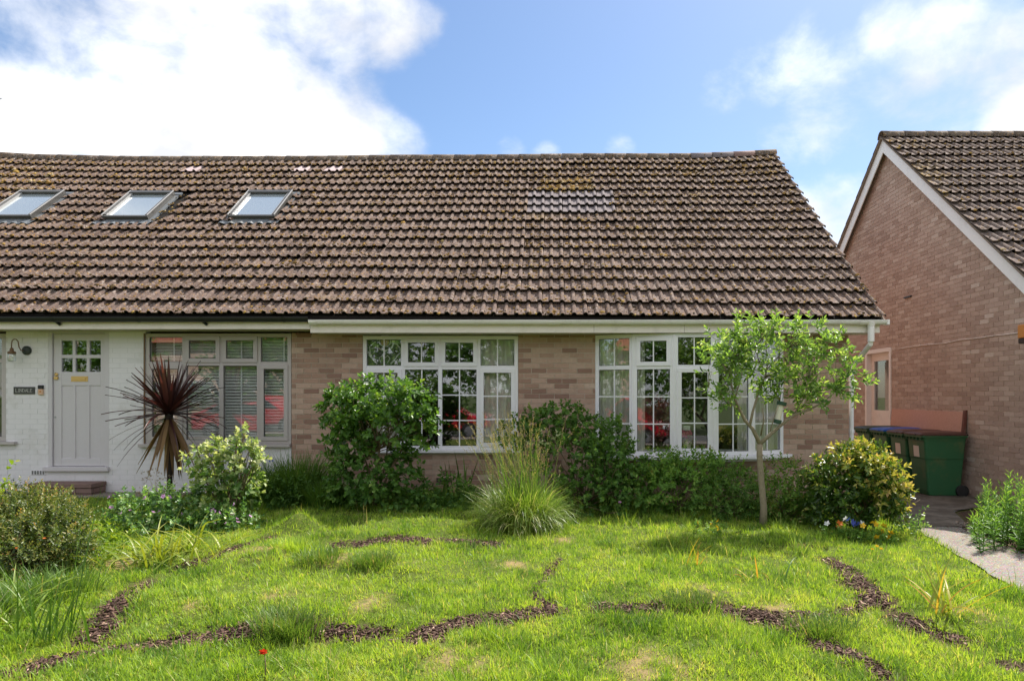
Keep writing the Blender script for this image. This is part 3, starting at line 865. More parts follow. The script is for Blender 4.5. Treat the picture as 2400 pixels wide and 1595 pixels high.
def ridge_tiles(parent, x0, x1, Yr, Zr, dzr, mat='ridge', alt=None, L=.45):
    n = int(round((x1 - x0) / L)); L = (x1 - x0) / n
    for i in range(n):
        b = MB(); b.tint = float(rng.random())
        pts = []
        xa, xb = x0 + i * L + .002, x0 + (i + 1) * L - .002
        m = 8; r = .125
        vs, fs = [], []
        for (x, rr) in ((xa, r), (xb, r - .004)):
            for k in range(m + 1):
                a = math.pi * (k / m)
                vs.append((x, Yr - rr * math.cos(a), Zr + dzr(x) - .075 + rr * 1.0 * math.sin(a) + float(rng.normal(0, .0015))))
        for k in range(m): fs.append((k, m + 1 + k, m + 2 + k, k + 1))
        # inside face and ends give it thickness
        b.add(vs, fs)
        o = b.v[:]; 
        b2 = [(Vector(v) - Vector((0, 0, .018))) for v in o]
        nb = len(b.v); b.v += b2; b.t += [b.tint] * len(b2)
        for k in range(m): b.f.append((nb + k, nb + k + 1, nb + m + 2 + k, nb + m + 1 + k))
        for e in (0, m + 1):
            for k in range(m):
                f = (e + k, e + k + 1, nb + e + k + 1, nb + e + k)
                b.f.append(f if e == 0 else f[::-1])
        mm = alt(i, n) if alt else None
        b.build('ridge_tile', M[mm or mat], parent, True)

# --- windows ---------------------------------------------------------------
def window(parent, Mx, W, H, cols, trans, cells, fmat, glass='glass', fw=.055, mw=.06, fd=.07, name='window', barw=.017, label=None):
    """A framed window in its own plane: u to the right, -y towards the street, z up.
    cols: edges of the columns (0..W); trans: height of the transom; cells[(col,row)] = (sash, nv, nh)"""
    fr = MB(Mx)
    fr.box(0, W, 0, fd, 0, fw); fr.box(0, W, 0, fd, H - fw, H)
    fr.box(0, fw, 0, fd, fw, H - fw); fr.box(W - fw, W, 0, fd, fw, H - fw)
    xs = [fw]
    for c_ in cols[1:-1]:
        fr.box(c_ - mw / 2, c_ + mw / 2, 0, fd, fw, H - fw); xs += [c_ - mw / 2, c_ + mw / 2]
    xs.append(W - fw)
    op = []
    for i in range(len(cols) - 1):
        a, b_ = xs[2 * i], xs[2 * i + 1]
        t_ = trans[i] if hasattr(trans, '__len__') else trans
        if t_ is None: op.append((i, 0, a, b_, fw, H - fw))
        else:
            fr.box(a, b_, 0.001, fd, t_ - mw / 2, t_ + mw / 2)
            op.append((i, 0, a, b_, fw, t_ - mw / 2)); op.append((i, 1, a, b_, t_ + mw / 2, H - fw))
    w_o = fr.build(name, M[fmat], parent, False, .004)
    if label: w_o['label'] = label
    for (i, r, a, b_, z0, z1) in op:
        sash, nv, nh = cells[(i, r)]
        y0 = .02
        if sash:
            e = .048; o_ = .012
            s_ = MB(Mx)
            s_.box(a - o_, b_ + o_, -.016, .03, z0 - o_, z0 + e); s_.box(a - o_, b_ + o_, -.016, .03, z1 - e, z1 + o_)
            s_.box(a - o_, a + e, -.016, .03, z0 + e, z1 - e); s_.box(b_ - e, b_ + o_, -.016, .03, z0 + e, z1 - e)
            s_.build('sash', M[fmat], w_o, False, .004)
            a, b_, z0, z1 = a + e, b_ - e, z0 + e, z1 - e
            y0 = 0.0
        pc = Vector(((a + b_) / 2, y0 + .009, (z0 + z1) / 2))
        p_ = MB(Mx @ Matrix.Translation(pc) @ Matrix.Rotation(float(rng.normal(0, .0035)), 4, 'X') @ Matrix.Rotation(float(rng.normal(0, .0035)), 4, 'Z') @ Matrix.Translation(-pc)); p_.box(a - .003, b_ + .003, y0 + .006, y0 + .012, z0 - .003, z1 + .003)
        p_.build('pane', M[glass], w_o)
        gk = MB(Mx); gg = .006
        gk.box(a, b_, y0 + .001, y0 + .005, z0, z0 + gg); gk.box(a, b_, y0 + .001, y0 + .005, z1 - gg, z1)
        gk.box(a, a + gg, y0 + .001, y0 + .005, z0 + gg, z1 - gg); gk.box(b_ - gg, b_, y0 + .001, y0 + .005, z0 + gg, z1 - gg)
        gk.build('gasket', M['black'], w_o)
        if nv or nh:
            q = MB(Mx)
            us = [a + (b_ - a) * (k + 1) / (nv + 1) for k in range(nv)]
            zs = [z0 + (z1 - z0) * (k + 1) / (nh + 1) for k in range(nh)]
            for z in zs: q.box(a, b_, y0 - .002, y0 + .0055, z - barw / 2, z + barw / 2)
            for u in us:
                zz = [z0] + [v for z in zs for v in (z - barw / 2, z + barw / 2)] + [z1]
                for k in range(0, len(zz), 2): q.box(u - barw / 2, u + barw / 2, y0 - .002, y0 + .0055, zz[k], zz[k + 1])
            q.build('glazing_bar', M[fmat], w_o)
    return w_o
def at(x, y, z): return Matrix.Translation((x, y, z))

WB = .0      # foot of the walls
def hidden_main(u, v):      # where shrubs stand before the wall
    return (v > 1090 and u > 560) or (760 < u < 1010 and v > 900) or (1120 < u < 1480 and v > 980) or (1660 < u < 1960 and 780 < v < 960) or v > 1150

# common roof: eaves line, ridge line, settlement
YE, ZE = 9.32, 2.683
NROW = 18
SMAX = NROW * GAUGE + .09
YR, ZR = YE + SMAX * math.cos(PITCH), ZE + SMAX * math.sin(PITCH)
def dz(x, s):
    k = s / SMAX
    rid = np.interp(x, [-12.5, -11.9, -11, -9.5, -7, -4, 0, 3, 4.0, 4.7], [.06, .035, -.03, -.06, -.07, -.05, -.02, .0, .03, .075])
    eav = np.interp(x, [-12.5, -6, -3, 0, 4.7], [.045, .03, .02, .0, -.03])
    return float(eav * (1 - k) + rid * k + .008 * math.sin(x * 1.7 + s * 1.1) * k * (1.6 - k))

# ================= brick bungalow
bh = thing('brick_bungalow', 'brown brick bungalow with white bow window, white gutter and mossy tiled roof', 'house', (0.2, 9.8, .1))
XB0, XB1 = pxx(683, 9.8), pxx(1989, 9.8)
MW0, MW1 = pxx(850, 9.8), pxx(1214.5, 9.8)
BW0, BW1 = pxx(1395, 9.8), pxx(1836.5, 9.8)
MW_Z, BW_Z = pxz(1053, 9.8), pxz(1066, 9.55)
HEAD = 2.487
w = MB()
for (a, b_, z0, z1) in [(XB0, MW0, WB, HEAD), (MW0, MW1, WB, MW_Z - .02), (MW1, BW0, WB, HEAD), (BW0, BW1, WB, BW_Z - .02), (BW1, XB1, WB, HEAD)]:
    w.box(a, b_, 9.806, 9.93, z0, z1)
wall = w.build('wall', M['mortar'], bh)
rows = []
z = .045; i = 0
while z + .065 < HEAD + .03:
    iv = [(XB0 + .002, XB1)]
    if z + .065 > MW_Z - .01: iv = [(XB0 + .002, MW0), (MW1, XB1)]
    if z + .065 > BW_Z - .01: iv = [q for a, b_ in iv for q in (((a, BW0), (BW1, b_)) if a < BW0 < b_ else ((a, b_),))]
    rows.append((z, iv)); z += .0752
lay_bricks(wall, 'brick', rows, {'o': (0, 9.806, 0), 'u': (1, 0, 0), 'n': (0, -1, 0)}, 300, hidden=hidden_main)
# gable end and back, out of sight from the lawn
b = MB()
b.prism([(9.931, WB), (18.6, WB), (18.6, 2.5), (YR, ZR - .16), (9.931, 2.62)], 0, XB1 - .12, XB1)
b.box(XB0, XB1 - .121, 18.48, 18.6, WB, 2.5)
b.build('gable_wall', M['brick'], bh)
# air brick below the middle window
b = MB(); ab = px(1040, 1124, 9.8)
b.box(ab.x - .11, ab.x + .11, 9.785, 9.80, ab.z - .035, ab.z + .035)
o = b.build('air_brick', M['brick_step'], bh)
b = MB()
for k in range(8):
    for j in range(2): b.box(ab.x - .098 + k * .025, ab.x - .083 + k * .025, 9.783, 9.7848, ab.z - .026 + j * .03, ab.z - .004 + j * .03)
b.build('vent_hole', M['black'], o)

# middle window
H_ = HEAD - .012 - MW_Z
def mu(v): return pxx(v, 9.8) - MW0
window(bh, at(MW0 + .003, 9.80, MW_Z), MW1 - MW0 - .006, H_, [0, mu(944), mu(1031), mu(1121), MW1 - MW0 - .006], pxz(861, 9.8) - MW_Z,
       {(0, 0): (1, 1, 2), (1, 0): (0, 1, 2), (2, 0): (0, 1, 2), (3, 0): (1, 1, 2), (0, 1): (0, 1, 0), (1, 1): (1, 1, 0), (2, 1): (1, 1, 0), (3, 1): (0, 1, 0)}, 'upvc')
b = MB(); b.box(MW0 - .03, MW1 + .035, 9.735, 9.83, MW_Z - .045, MW_Z - .002)
b.build('window_sill', M['upvc'], bh, False, .006)
# bow window: five facets on a shallow curve
s5 = (BW1 - BW0) / (2 * math.cos(R(24)) + 2 * math.cos(R(12)) + 1)
angs = [-24, -12, 0, 12, 24]
p = Vector((BW0, 9.80)); pts = [p.copy()]
for a in angs:
    p = p + Vector((math.cos(R(a)), math.sin(R(a)))) * s5; pts.append(p.copy())
BH = HEAD - .006 - BW_Z
bow = [{(0, 0): (0, 1, 2), (0, 1): (0, 1, 0)}, {(0, 0): (0, 1, 2), (0, 1): (1, 1, 0)}, {(0, 0): (1, 1, 2), (0, 1): (0, 1, 0)}, {(0, 0): (0, 1, 2), (0, 1): (1, 1, 0)}, {(0, 0): (0, 1, 2), (0, 1): (0, 1, 0)}]
for k, a in enumerate(angs):
    Mx = Matrix.Translation((pts[k].x, pts[k].y, BW_Z)) @ Matrix.Rotation(R(a), 4, 'Z')
    window(bh, Mx, s5 - .001, BH, [0, s5 - .001], pxz(860, 9.5) - BW_Z, bow[k], 'upvc', fw=.058, name='bow_window')
    if k:
        b = MB(); b.tube([(pts[k].x, pts[k].y + .02, BW_Z), (pts[k].x, pts[k].y + .02, BW_Z + BH)], .028, 8)
        b.build('bow_post', M['upvc'], bh)
b = MB(); out = [(q.x + (q.x - (BW0 + BW1) / 2) * .03, q.y - .075) for q in pts]
out[0] = (BW0 - .05, 9.74); out[-1] = (BW1 + .11, 9.735)
b.prism(out + [(BW1 + .11, 9.83), (BW0 - .05, 9.83)], 2, BW_Z - .052, BW_Z - .002)
b.build('window_sill', M['upvc'], bh, False, .006)
b = MB(); b.prism([(q.x, q.y + .03) for q in pts] + [(BW1, 9.9), (BW0, 9.9)], 2, BW_Z - .09, BW_Z - .053)
b.build('bow_soffit', M['upvc'], bh)

# eaves: soffit, fascia, white gutter with brackets, outlet and pipe
EX1 = pxx(2062, 9.39)
b = MB(); b.box(-3.47, EX1 - .012, 9.4, 9.83, HEAD + .001, HEAD + .012); b.build('soffit', M['soffit'], bh)
b = MB()
jt = [-3.47, pxx(1392, 9.39), pxx(1604, 9.39), EX1]
for a, c_ in zip(jt[:-1], jt[1:]):
    q = MB(); q.box(a + .002, c_ - .002, 9.385, 9.399, HEAD - .006, HEAD + .17); q.build('fascia', M['fascia'], bh, False, .002)
def gutter(parent, x0, x1, yc, zt, mat, r=.056, stops=True):
    prof = []
    m = 8
    for k in range(m + 1):
        a = math.pi * k / m
        prof.append((yc - r * math.cos(a), zt - r * math.sin(a) * 1.02))
    inner = [(yc + (y - yc) * .93, zt + (z_ - zt) * .93) for y, z_ in prof[::-1]]
    b = MB(); b.prism(prof + inner, 0, x0, x1)
    o = b.build('gutter', M[mat], parent)
    q = MB(); q.box(x0, x1, yc - r - .004, yc - r + .004, zt - .004, zt + .006); q.build('gutter_lip', M[mat], o)
    return o
def bracket(parent, x, yc, zt, mat, wd=.034, r=.068):
    b = MB(); pr = []
    for k in range(7):
        a = math.pi * k / 6
        pr.append((yc - r * math.cos(a), zt + .004 - r * math.sin(a) * 1.02))
    inn = [(yc + (y - yc) * .95, zt + .004 + (z_ - zt - .004) * .95) for y, z_ in pr[::-1]]
    b.prism(pr + inn, 0, x - wd / 2, x + wd / 2)
    b.build('gutter_bracket', M[mat], parent)
GY, GZ = 9.325, pxz(750, 9.27)
gt = gutter(bh, pxx(724, 9.27), pxx(2083, 9.27), GY, GZ, 'gutter_white')
for u in (737, 923, 1117, 1296, 1482, 1665, 1850): bracket(gt, pxx(u, 9.27), GY, GZ, 'gutter_white')
for u in (730, 1294, 2025): bracket(gt, pxx(u, 9.27), GY, GZ, 'gutter_white', .09, .066)
b = MB(); b.box(pxx(2080, 9.27), pxx(2085, 9.27), GY - .062, GY + .06, GZ - .062, GZ + .01); b.build('gutter_end', M['gutter_white'], gt)
ox = pxx(2041, 9.33)
b = MB(); b.tube([(ox, GY, GZ - .03), (ox, GY, GZ - .085), (ox, GY, pxz(800, 9.33))], [.062, .045, .045], 12); b.build('gutter_outlet', M['gutter_white'], gt)
dx_ = pxx(1994, 9.9)
b = MB(); b.tube([(ox, GY, pxz(793, 9.33)), (ox, GY + .02, pxz(806, 9.33)), (dx_ + .02, 9.86, pxz(858, 9.9)), (dx_, 9.88, pxz(880, 9.9))], .036, 10); b.build('swan_neck', M['gutter_white'], bh)
b = MB(); b.tube([(dx_, 9.88, pxz(876, 9.9)), (dx_, 9.88, .05)], .0345, 12); dp = b.build('downpipe', M['upvc'], bh)
for v in (890, 1010):
    b = MB(); b.tube([(dx_, 9.88, pxz(v, 9.9) - .025), (dx_, 9.88, pxz(v, 9.9) + .025)], .042, 12); b.build('pipe_clip', M['upvc'], dp)

# roof
rf = MB()
c_, s_ = math.cos(PITCH), math.sin(PITCH)
XS, XE = -3.47, 4.66
def roof_slab(x0, x1, parent, n=12):
    b = MB(); xs = np.linspace(x0, x1, n)
    for a, e in zip(xs[:-1], xs[1:]):
        vs = []
        for x in (a, e):
            for (s0, off) in ((.03, -.012), (SMAX, -.012), (SMAX, -.12), (.03, -.12)):
                vs.append((x, YE + s0 * c_ - off * s_ * -1 * -1, ZE + s0 * s_ + off * c_ + dz(x, s0)))
        b.add(vs, [(0, 1, 2, 3), (7, 6, 5, 4), (0, 4, 5, 1), (1, 5, 6, 2), (2, 6, 7, 3), (3, 7, 4, 0)])
        # rear slope
        b.add([(a, YR, ZR + dz(a, SMAX) - .02), (e, YR, ZR + dz(e, SMAX) - .02), (e, 2 * YR - YE, ZE), (a, 2 * YR - YE, ZE),
               (a, YR, ZR + dz(a, SMAX) - .12), (e, YR, ZR + dz(e, SMAX) - .12), (e, 2 * YR - YE, ZE - .1), (a, 2 * YR - YE, ZE - .1)],
              [(0, 1, 2, 3), (7, 6, 5, 4), (0, 4, 5, 1), (2, 6, 7, 3), (1, 5, 6, 2), (3, 7, 4, 0)])
    return b.build('roof', M['felt'], parent)
roof_b = roof_slab(XS, XE - .03, bh)
NEWP = lambda u, v: 1222 < u < 1428 and 452 < v < 504
PINK = lambda u, v: (392 < v < 408) and (440 < u < 484 or 690 < u < 735 or 757 < u < 803)
def choose(u, v, x, sl):
    if NEWP(u, v): return 'new'
    if PINK(u, v): return 'pink'
    return 'old'
SETS = {'old': tile_set('tile', 14), 'new': tile_set('tile_new', 4), 'pink': tile_set('tile_pink', 3)}
ncol = 25; X0 = XE - ncol * TW
lay_tiles(roof_b, X0, ncol, NROW, YE, ZE, SETS, choose, lambda x, s: x < XS, dz, 300)
def newskip(x, s):
    u, v = screen((x, YE + s * c_, ZE + s * s_)); return NEWP(u, v) or PINK(u, v)
def mbias(x, s):
    v = .35 + .4 * float(fbm(x, s, .7, 2)) + .25 * (s / SMAX)
    u, vv = screen((x, YE + s * c_, ZE + s * s_))
    if 1265 < u < 1390 and 420 < vv < 455: v = 1.0
    return min(1, v * .8)
moss_clumps(roof_b, 9000, XS, XE, SMAX, YE, ZE, dz, newskip, mbias)
def near(u0, u1, v0, v1):
    def f(x, s):
        u, vv = screen((x, YE + s * c_, ZE + s * s_)); return 1.0 if u0 < u < u1 and v0 < vv < v1 else 0.0
    return f
moss_clumps(roof_b, 420, -.5, 1.0, SMAX, YE, ZE, dz, newskip, near(1265, 1392, 420, 456), .35, 1.35)
moss_clumps(roof_b, 1100, XS, XE, SMAX - .1, YE, ZE, dz, newskip, lambda x, s: 1.0 if s > SMAX - 1.3 else 0.0, .15)
moss_clumps(roof_b, 160, XE - .5, XE - .03, SMAX, YE, ZE, dz, newskip, lambda x, s: 1.0 if s > SMAX - 2.2 else .1, .3)
def ralt(i, n): return 'tile_new' if i in (n - 4, n - 3) else ('brick_step' if i == n - 2 else None)
ridge_tiles(roof_b, XS, XE + .02, YR, ZR + .045, lambda x: dz(x, SMAX), 'ridge', ralt)
b = MB()
for k in range(24):
    s0, s1 = SMAX * k / 24, SMAX * (k + 1) / 24
    def vv(s0, x, o): return (x, YE + s0 * c_ + -o * s_, ZE + s0 * s_ + o * c_ + dz(x, s0))
    b.add([vv(s0, XE - .05, -.02), vv(s0, XE - .004, -.02), vv(s1, XE - .004, -.02), vv(s1, XE - .05, -.02), vv(s0, XE - .05, .012), vv(s0, XE - .004, .012), vv(s1, XE - .004, .012), vv(s1, XE - .05, .012)],
          [(0, 3, 2, 1), (4, 5, 6, 7), (0, 1, 5, 4), (1, 2, 6, 5), (2, 3, 7, 6), (3, 0, 4, 7)])
b.build('verge_mortar', M['undercloak'], bh)

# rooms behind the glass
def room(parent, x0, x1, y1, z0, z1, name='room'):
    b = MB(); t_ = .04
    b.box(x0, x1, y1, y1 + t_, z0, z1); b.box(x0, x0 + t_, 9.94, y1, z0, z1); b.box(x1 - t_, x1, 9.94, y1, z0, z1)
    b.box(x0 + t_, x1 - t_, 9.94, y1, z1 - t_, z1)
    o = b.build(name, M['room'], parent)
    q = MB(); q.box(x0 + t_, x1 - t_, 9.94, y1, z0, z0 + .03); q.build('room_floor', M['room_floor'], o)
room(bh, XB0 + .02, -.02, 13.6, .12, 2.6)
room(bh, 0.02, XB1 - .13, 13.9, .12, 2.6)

# ================= white bungalow
wh = thing('white_bungalow', 'white painted brick bungalow with grey front door and three roof windows', 'house', (-6.5, 9.8, .15))
XW0 = -12.4
LWr = pxx(14, 9.8)
D0, D1 = pxx(113, 9.8), pxx(256, 9.8)
V0, V1 = pxx(341, 9.8), XB0 - .004
HW = 2.54
LW_Z, V_Z = pxz(1034, 9.8), pxz(1039, 9.8)
DB = pxz(1100, 9.8)
w = MB()
for (a, e, z0, z1) in [(XW0, LWr, WB, LW_Z - .02), (LWr, D0, WB, HW), (D0, D1, WB, DB - .02), (D1, V0, WB, HW), (V0, V1, WB, V_Z - .02)]:
    w.box(a, e, 9.8035, 9.93, z0, z1)
wwall = w.build('wall', M['white_joint'], wh)
rows = []; z = .045
while z + .065 < HW + .03:
    iv = [(XW0, V1)]
    def cut(iv, a, e): return [q for p0, p1 in iv for q in ([(p0, min(p1, a))] if p0 < a else []) + ([(max(p0, e), p1)] if p1 > e else [])]
    if z + .065 > LW_Z - .01: iv = cut(iv, XW0 - 1, LWr)
    if z + .065 > DB - .01: iv = cut(iv, D0, D1)
    if z + .065 > V_Z - .01: iv = cut(iv, V0, V1 + 1)
    rows.append((z, iv)); z += .0752
lay_bricks(wwall, 'brick_white', rows, {'o': (0, 9.8035, 0), 'u': (1, 0, 0), 'n': (0, -1, 0)}, 300, proud=.003, gap=.007, h=.068)
# painted window
def vu(q): return pxx(q, 9.8) - V0
Wd = V1 - V0 - .004
window(wh, at(V0 + .002, 9.802, V_Z), Wd, HW - .03 - V_Z, [0, vu(431), vu(518), vu(606), Wd], pxz(852, 9.8) - V_Z,
       {(0, 0): (1, 0, 0), (1, 0): (0, 0, 0), (2, 0): (0, 0, 0), (3, 0): (1, 0, 0), (0, 1): (0, 0, 0), (1, 1): (1, 0, 0), (2, 1): (1, 0, 0), (3, 1): (0, 0, 0)}, 'cream_frame')
b = MB(); b.box(V0 - .08, V1 + .0, 9.74, 9.83, V_Z - .05, V_Z - .002); b.build('window_sill', M['cream_frame'], wh, False, .004)
b = MB(); b.box(V0 - .022, V0 - .001, 9.788, 9.799, V_Z, HW - .03); b.build('window_bead', M['rust'], wh)
# window running out of the picture on the left
LW0 = -11.2
window(wh, at(LW0, 9.805, LW_Z), LWr - LW0, HW - .03 - LW_Z, [0, .9, 1.8, LWr - LW0], pxz(845, 9.8) - LW_Z,
       {(0, 0): (0, 0, 0), (1, 0): (0, 0, 0), (2, 0): (0, 0, 0), (0, 1): (0, 0, 0), (1, 1): (0, 0, 0), (2, 1): (0, 0, 0)}, 'cream_frame', fw=.07)
b = MB(); b.box(LW0, pxx(33, 9.74), 9.735, 9.83, LW_Z - .045, LW_Z - .002); b.build('window_sill', M['cream_frame'], wh, False, .004)
# door
dr = MB(); dz0 = DB + .045; dzt = pxz(781, 9.8); L0, L1 = pxx(126, 9.83), pxx(248, 9.83)
fr = MB(); fr.box(D0, L0 - .004, 9.80, 9.90, dz0, HW); fr.box(L1 + .004, D1, 9.80, 9.90, dz0, HW); fr.box(L0 - .004, L1 + .004, 9.80, 9.90, dzt + .004, HW)
fr.build('door_frame', M['door_grey'], wh, False, .005)
b = MB(); b.box(D0 - .05, D1 + .01, 9.75, 9.9, DB - .02, DB + .043); b.build('door_sill', M['door_grey'], wh, False, .006)
gx0 = [pxx(q, 9.83) for q in (144.5, 177, 210)]; gx1 = [pxx(q, 9.83) for q in (170, 203, 236)]
gz = [(pxz(871, 9.83), pxz(839, 9.83)), (pxz(831, 9.83), pxz(798, 9.83))]
lf = MB(); yd0, yd1 = 9.828, 9.868
# leaf built from stiles, rails and glazing bars round the six panes, with three sunk panels below
zlock = pxz(903, 9.83); zbot = dz0 + .12
lf.box(L0, gx0[0], yd0, yd1, dz0 + .004, dzt); lf.box(gx1[2], L1, yd0, yd1, dz0 + .004, dzt)
lf.box(gx0[0], gx1[2], yd0, yd1, gz[1][1], dzt); lf.box(gx0[0], gx1[2], yd0, yd1, gz[0][1], gz[1][0]); lf.box(gx0[0], gx1[2], yd0, yd1, zlock, gz[0][0])
for (zz0, zz1) in gz:
    for k in range(2): lf.box(gx1[k], gx0[k + 1], yd0, yd1, zz0, zz1)
lf.box(gx0[0], gx1[2], yd0, yd1, dz0 + .004, zbot)
for k in range(2): lf.box(gx1[k], gx0[k + 1], yd0, yd1, zbot, zlock)
door = lf.build('door', M['door_grey'], wh, False, .004)
for k in range(3):
    b = MB(); b.box(gx0[k] - .002, gx1[k] + .002, yd0 + .012, yd1 - .008, zbot - .002, zlock + .002); b.build('door_panel', M['door_grey'], door)
    for zz0, zz1 in gz:
        b = MB(); b.box(gx0[k] - .002, gx1[k] + .002, yd0 + .016, yd0 + .022, zz0 - .002, zz1 + .002); b.build('pane', M['glass'], door)
lx, lz = pxx(187, 9.83), pxz(887.5, 9.83)
b = MB(); b.box(lx - .125, lx + .125, yd0 - .006, yd0 - .001, lz - .04, lz + .04); lb = b.build('letter_box', M['brass'], door, False, .002)
b = MB(); b.box(lx - .095, lx + .095, yd0 - .011, yd0 - .0065, lz - .022, lz + .022); b.build('letter_flap', M['brass'], door, False, .002)
kx = pxx(133, 9.83)
b = MB(); b.lathe([(.026, 0), (.026, -.012), (.018, -.018)], (kx, yd0 - .001, pxz(877, 9.83)), 'y', 14); b.build('door_lock', M['brass'], door)
b = MB(); b.box(kx - .03, kx + .03, yd0 - .022, yd0 - .001, pxz(889, 9.83), pxz(882, 9.83)); b.build('door_pull', M['brass'], door, False, .004)
b = MB(); b.lathe([(.014, 0), (.014, -.006)], (pxx(130, 9.83), yd0 - .001, pxz(977, 9.83)), 'y', 10); b.build('keyhole', M['steel'], door)
# step of brick with a slab on top
st = thing('door_step', 'low reddish brick step below the grey front door', 'step', (-7.1, 9.6, .1))
sx0, sx1, sy = pxx(67, 9.475), pxx(250, 9.8), 9.475
sz = pxz(1133, 9.475)
b = MB(); b.box(sx0 + .014, sx1 - .014, sy + .014, 9.79, .02, sz - .066); core = b.build('step_core', M['felt'], st)
vs_ = brick_variants('brick_step', (.213, .05, .066), 's')
for r in range(3):
    z_ = sz - .066 - (r + .5) * .0752
    n_ = 4
    xs = np.linspace(sx0, sx1, 5) if r % 2 == 0 else np.array([sx0, sx0 + .12, sx0 + .34, sx0 + .56, sx1])
    for a, e in zip(xs[:-1], xs[1:]):
        me = MB(); me.tint = float(rng.random()); me.box(a + .004, e - .004, sy, sy + .05, z_ - .032, z_ + .032)
        me.build('brick', M['brick_step'], core)
    for k in range(2):
        me = MB(); me.tint = float(rng.random()); y0 = sy + .052 + k * .13; me.box(sx1 - .05, sx1, y0 + .004, y0 + .125, z_ - .033, z_ + .033); me.build('brick', M['brick_step'], core)
b = MB(); b.tint = .5; b.box(sx0 - .008, sx1 + .006, sy - .01, 9.79, sz - .062, sz); b.build('step_slab', M['brick_step'], st, False, .006)
# air brick
ab = px(90, 1106.5, 9.8)
b = MB(); b.box(ab.x - .108, ab.x + .108, 9.792, 9.798, ab.z - .033, ab.z + .033); o = b.build('air_brick', M['brick_white'], wh)
b = MB()
for k in range(5):
    for j in range(2): b.box(ab.x - .092 + k * .04, ab.x - .067 + k * .04, 9.789, 9.7915, ab.z - .024 + j * .028, ab.z - .004 + j * .028)
b.build('vent_hole', M['black'], o)
# eaves
b = MB(); b.box(XW0 - .3, -3.475, 9.41, 9.83, HW + .001, HW + .012); b.build('soffit', M['soffit'], wh)
b = MB(); b.box(XW0 - .3, -3.475, 9.39, 9.409, HW - .006, HW + .15); b.build('fascia', M['fascia'], wh, False, .002)
gb = gutter(wh, XW0 - .3, pxx(722, 9.27), GY, pxz(743, 9.27), 'gutter_black', .062)
for u in (120, 320, 470, 662): bracket(gb, pxx(u, 9.27), GY, pxz(743, 9.27), 'gutter_black', .035, .07)
for u in (124, 470):
    b = MB(); b.tube([(pxx(u, 9.3), 9.36, pxz(752, 9.3)), (pxx(u + 9, 9.3), 9.37, pxz(760, 9.3))], .02, 6); b.build('gutter_clip', M['gutter_black'], gb)
# roof
roof_w = roof_slab(XW0 - .3, XS - .002, wh, 14)
SKY = [(58, 159), (313.5, 413.5), (588, 690)]
def slope_at(v):       # slope distance of the roof plane seen at height v
    k_ = (YH - v) / F
    Yq = (ZE - ZC - YE * math.tan(PITCH)) / (k_ - math.tan(PITCH))
    return (Yq - YE) / math.cos(PITCH)
s_lo, s_hi = slope_at(517), slope_at(458)
SKW = []
for a, e in SKY:
    Yt = YE + s_hi * c_
    SKW.append((pxx(a, Yt) - .0, pxx(e, Yt)))
sk_skip = lambda x, s: any(a - .06 < x < e + .06 and s_lo - .1 < s < s_hi + .05 for a, e in SKW)
ncol = 29
lay_tiles(roof_w, X0 - ncol * TW, ncol, NROW, YE, ZE, SETS, choose, lambda x, s: sk_skip(x, s) or (x > XS - .0 and False), dz, 300)
def wbias(x, s):
    v = .35 + .4 * float(fbm(x, s, .7, 2)) + .35 * (s / SMAX)
    return min(1, v * .85 + (.5 if x < -9.8 and s > 2.5 else 0))
moss_clumps(roof_w, 10000, -12.6, XS, SMAX, YE, ZE, dz, lambda x, s: sk_skip(x, s) or newskip(x, s), wbias)
moss_clumps(roof_w, 650, -12.6, -9.6, SMAX - .1, YE, ZE, dz, lambda x, s: sk_skip(x, s), near(-60, 130, 385, 500), .35, 1.35)
moss_clumps(roof_w, 1500, -12.6, XS, SMAX - .1, YE, ZE, dz, lambda x, s: sk_skip(x, s) or newskip(x, s), lambda x, s: 1.0 if s > SMAX - 1.3 else 0.0, .15)
ridge_tiles(roof_w, XW0 - .3, XS, YR, ZR + .045, lambda x: dz(x, SMAX))
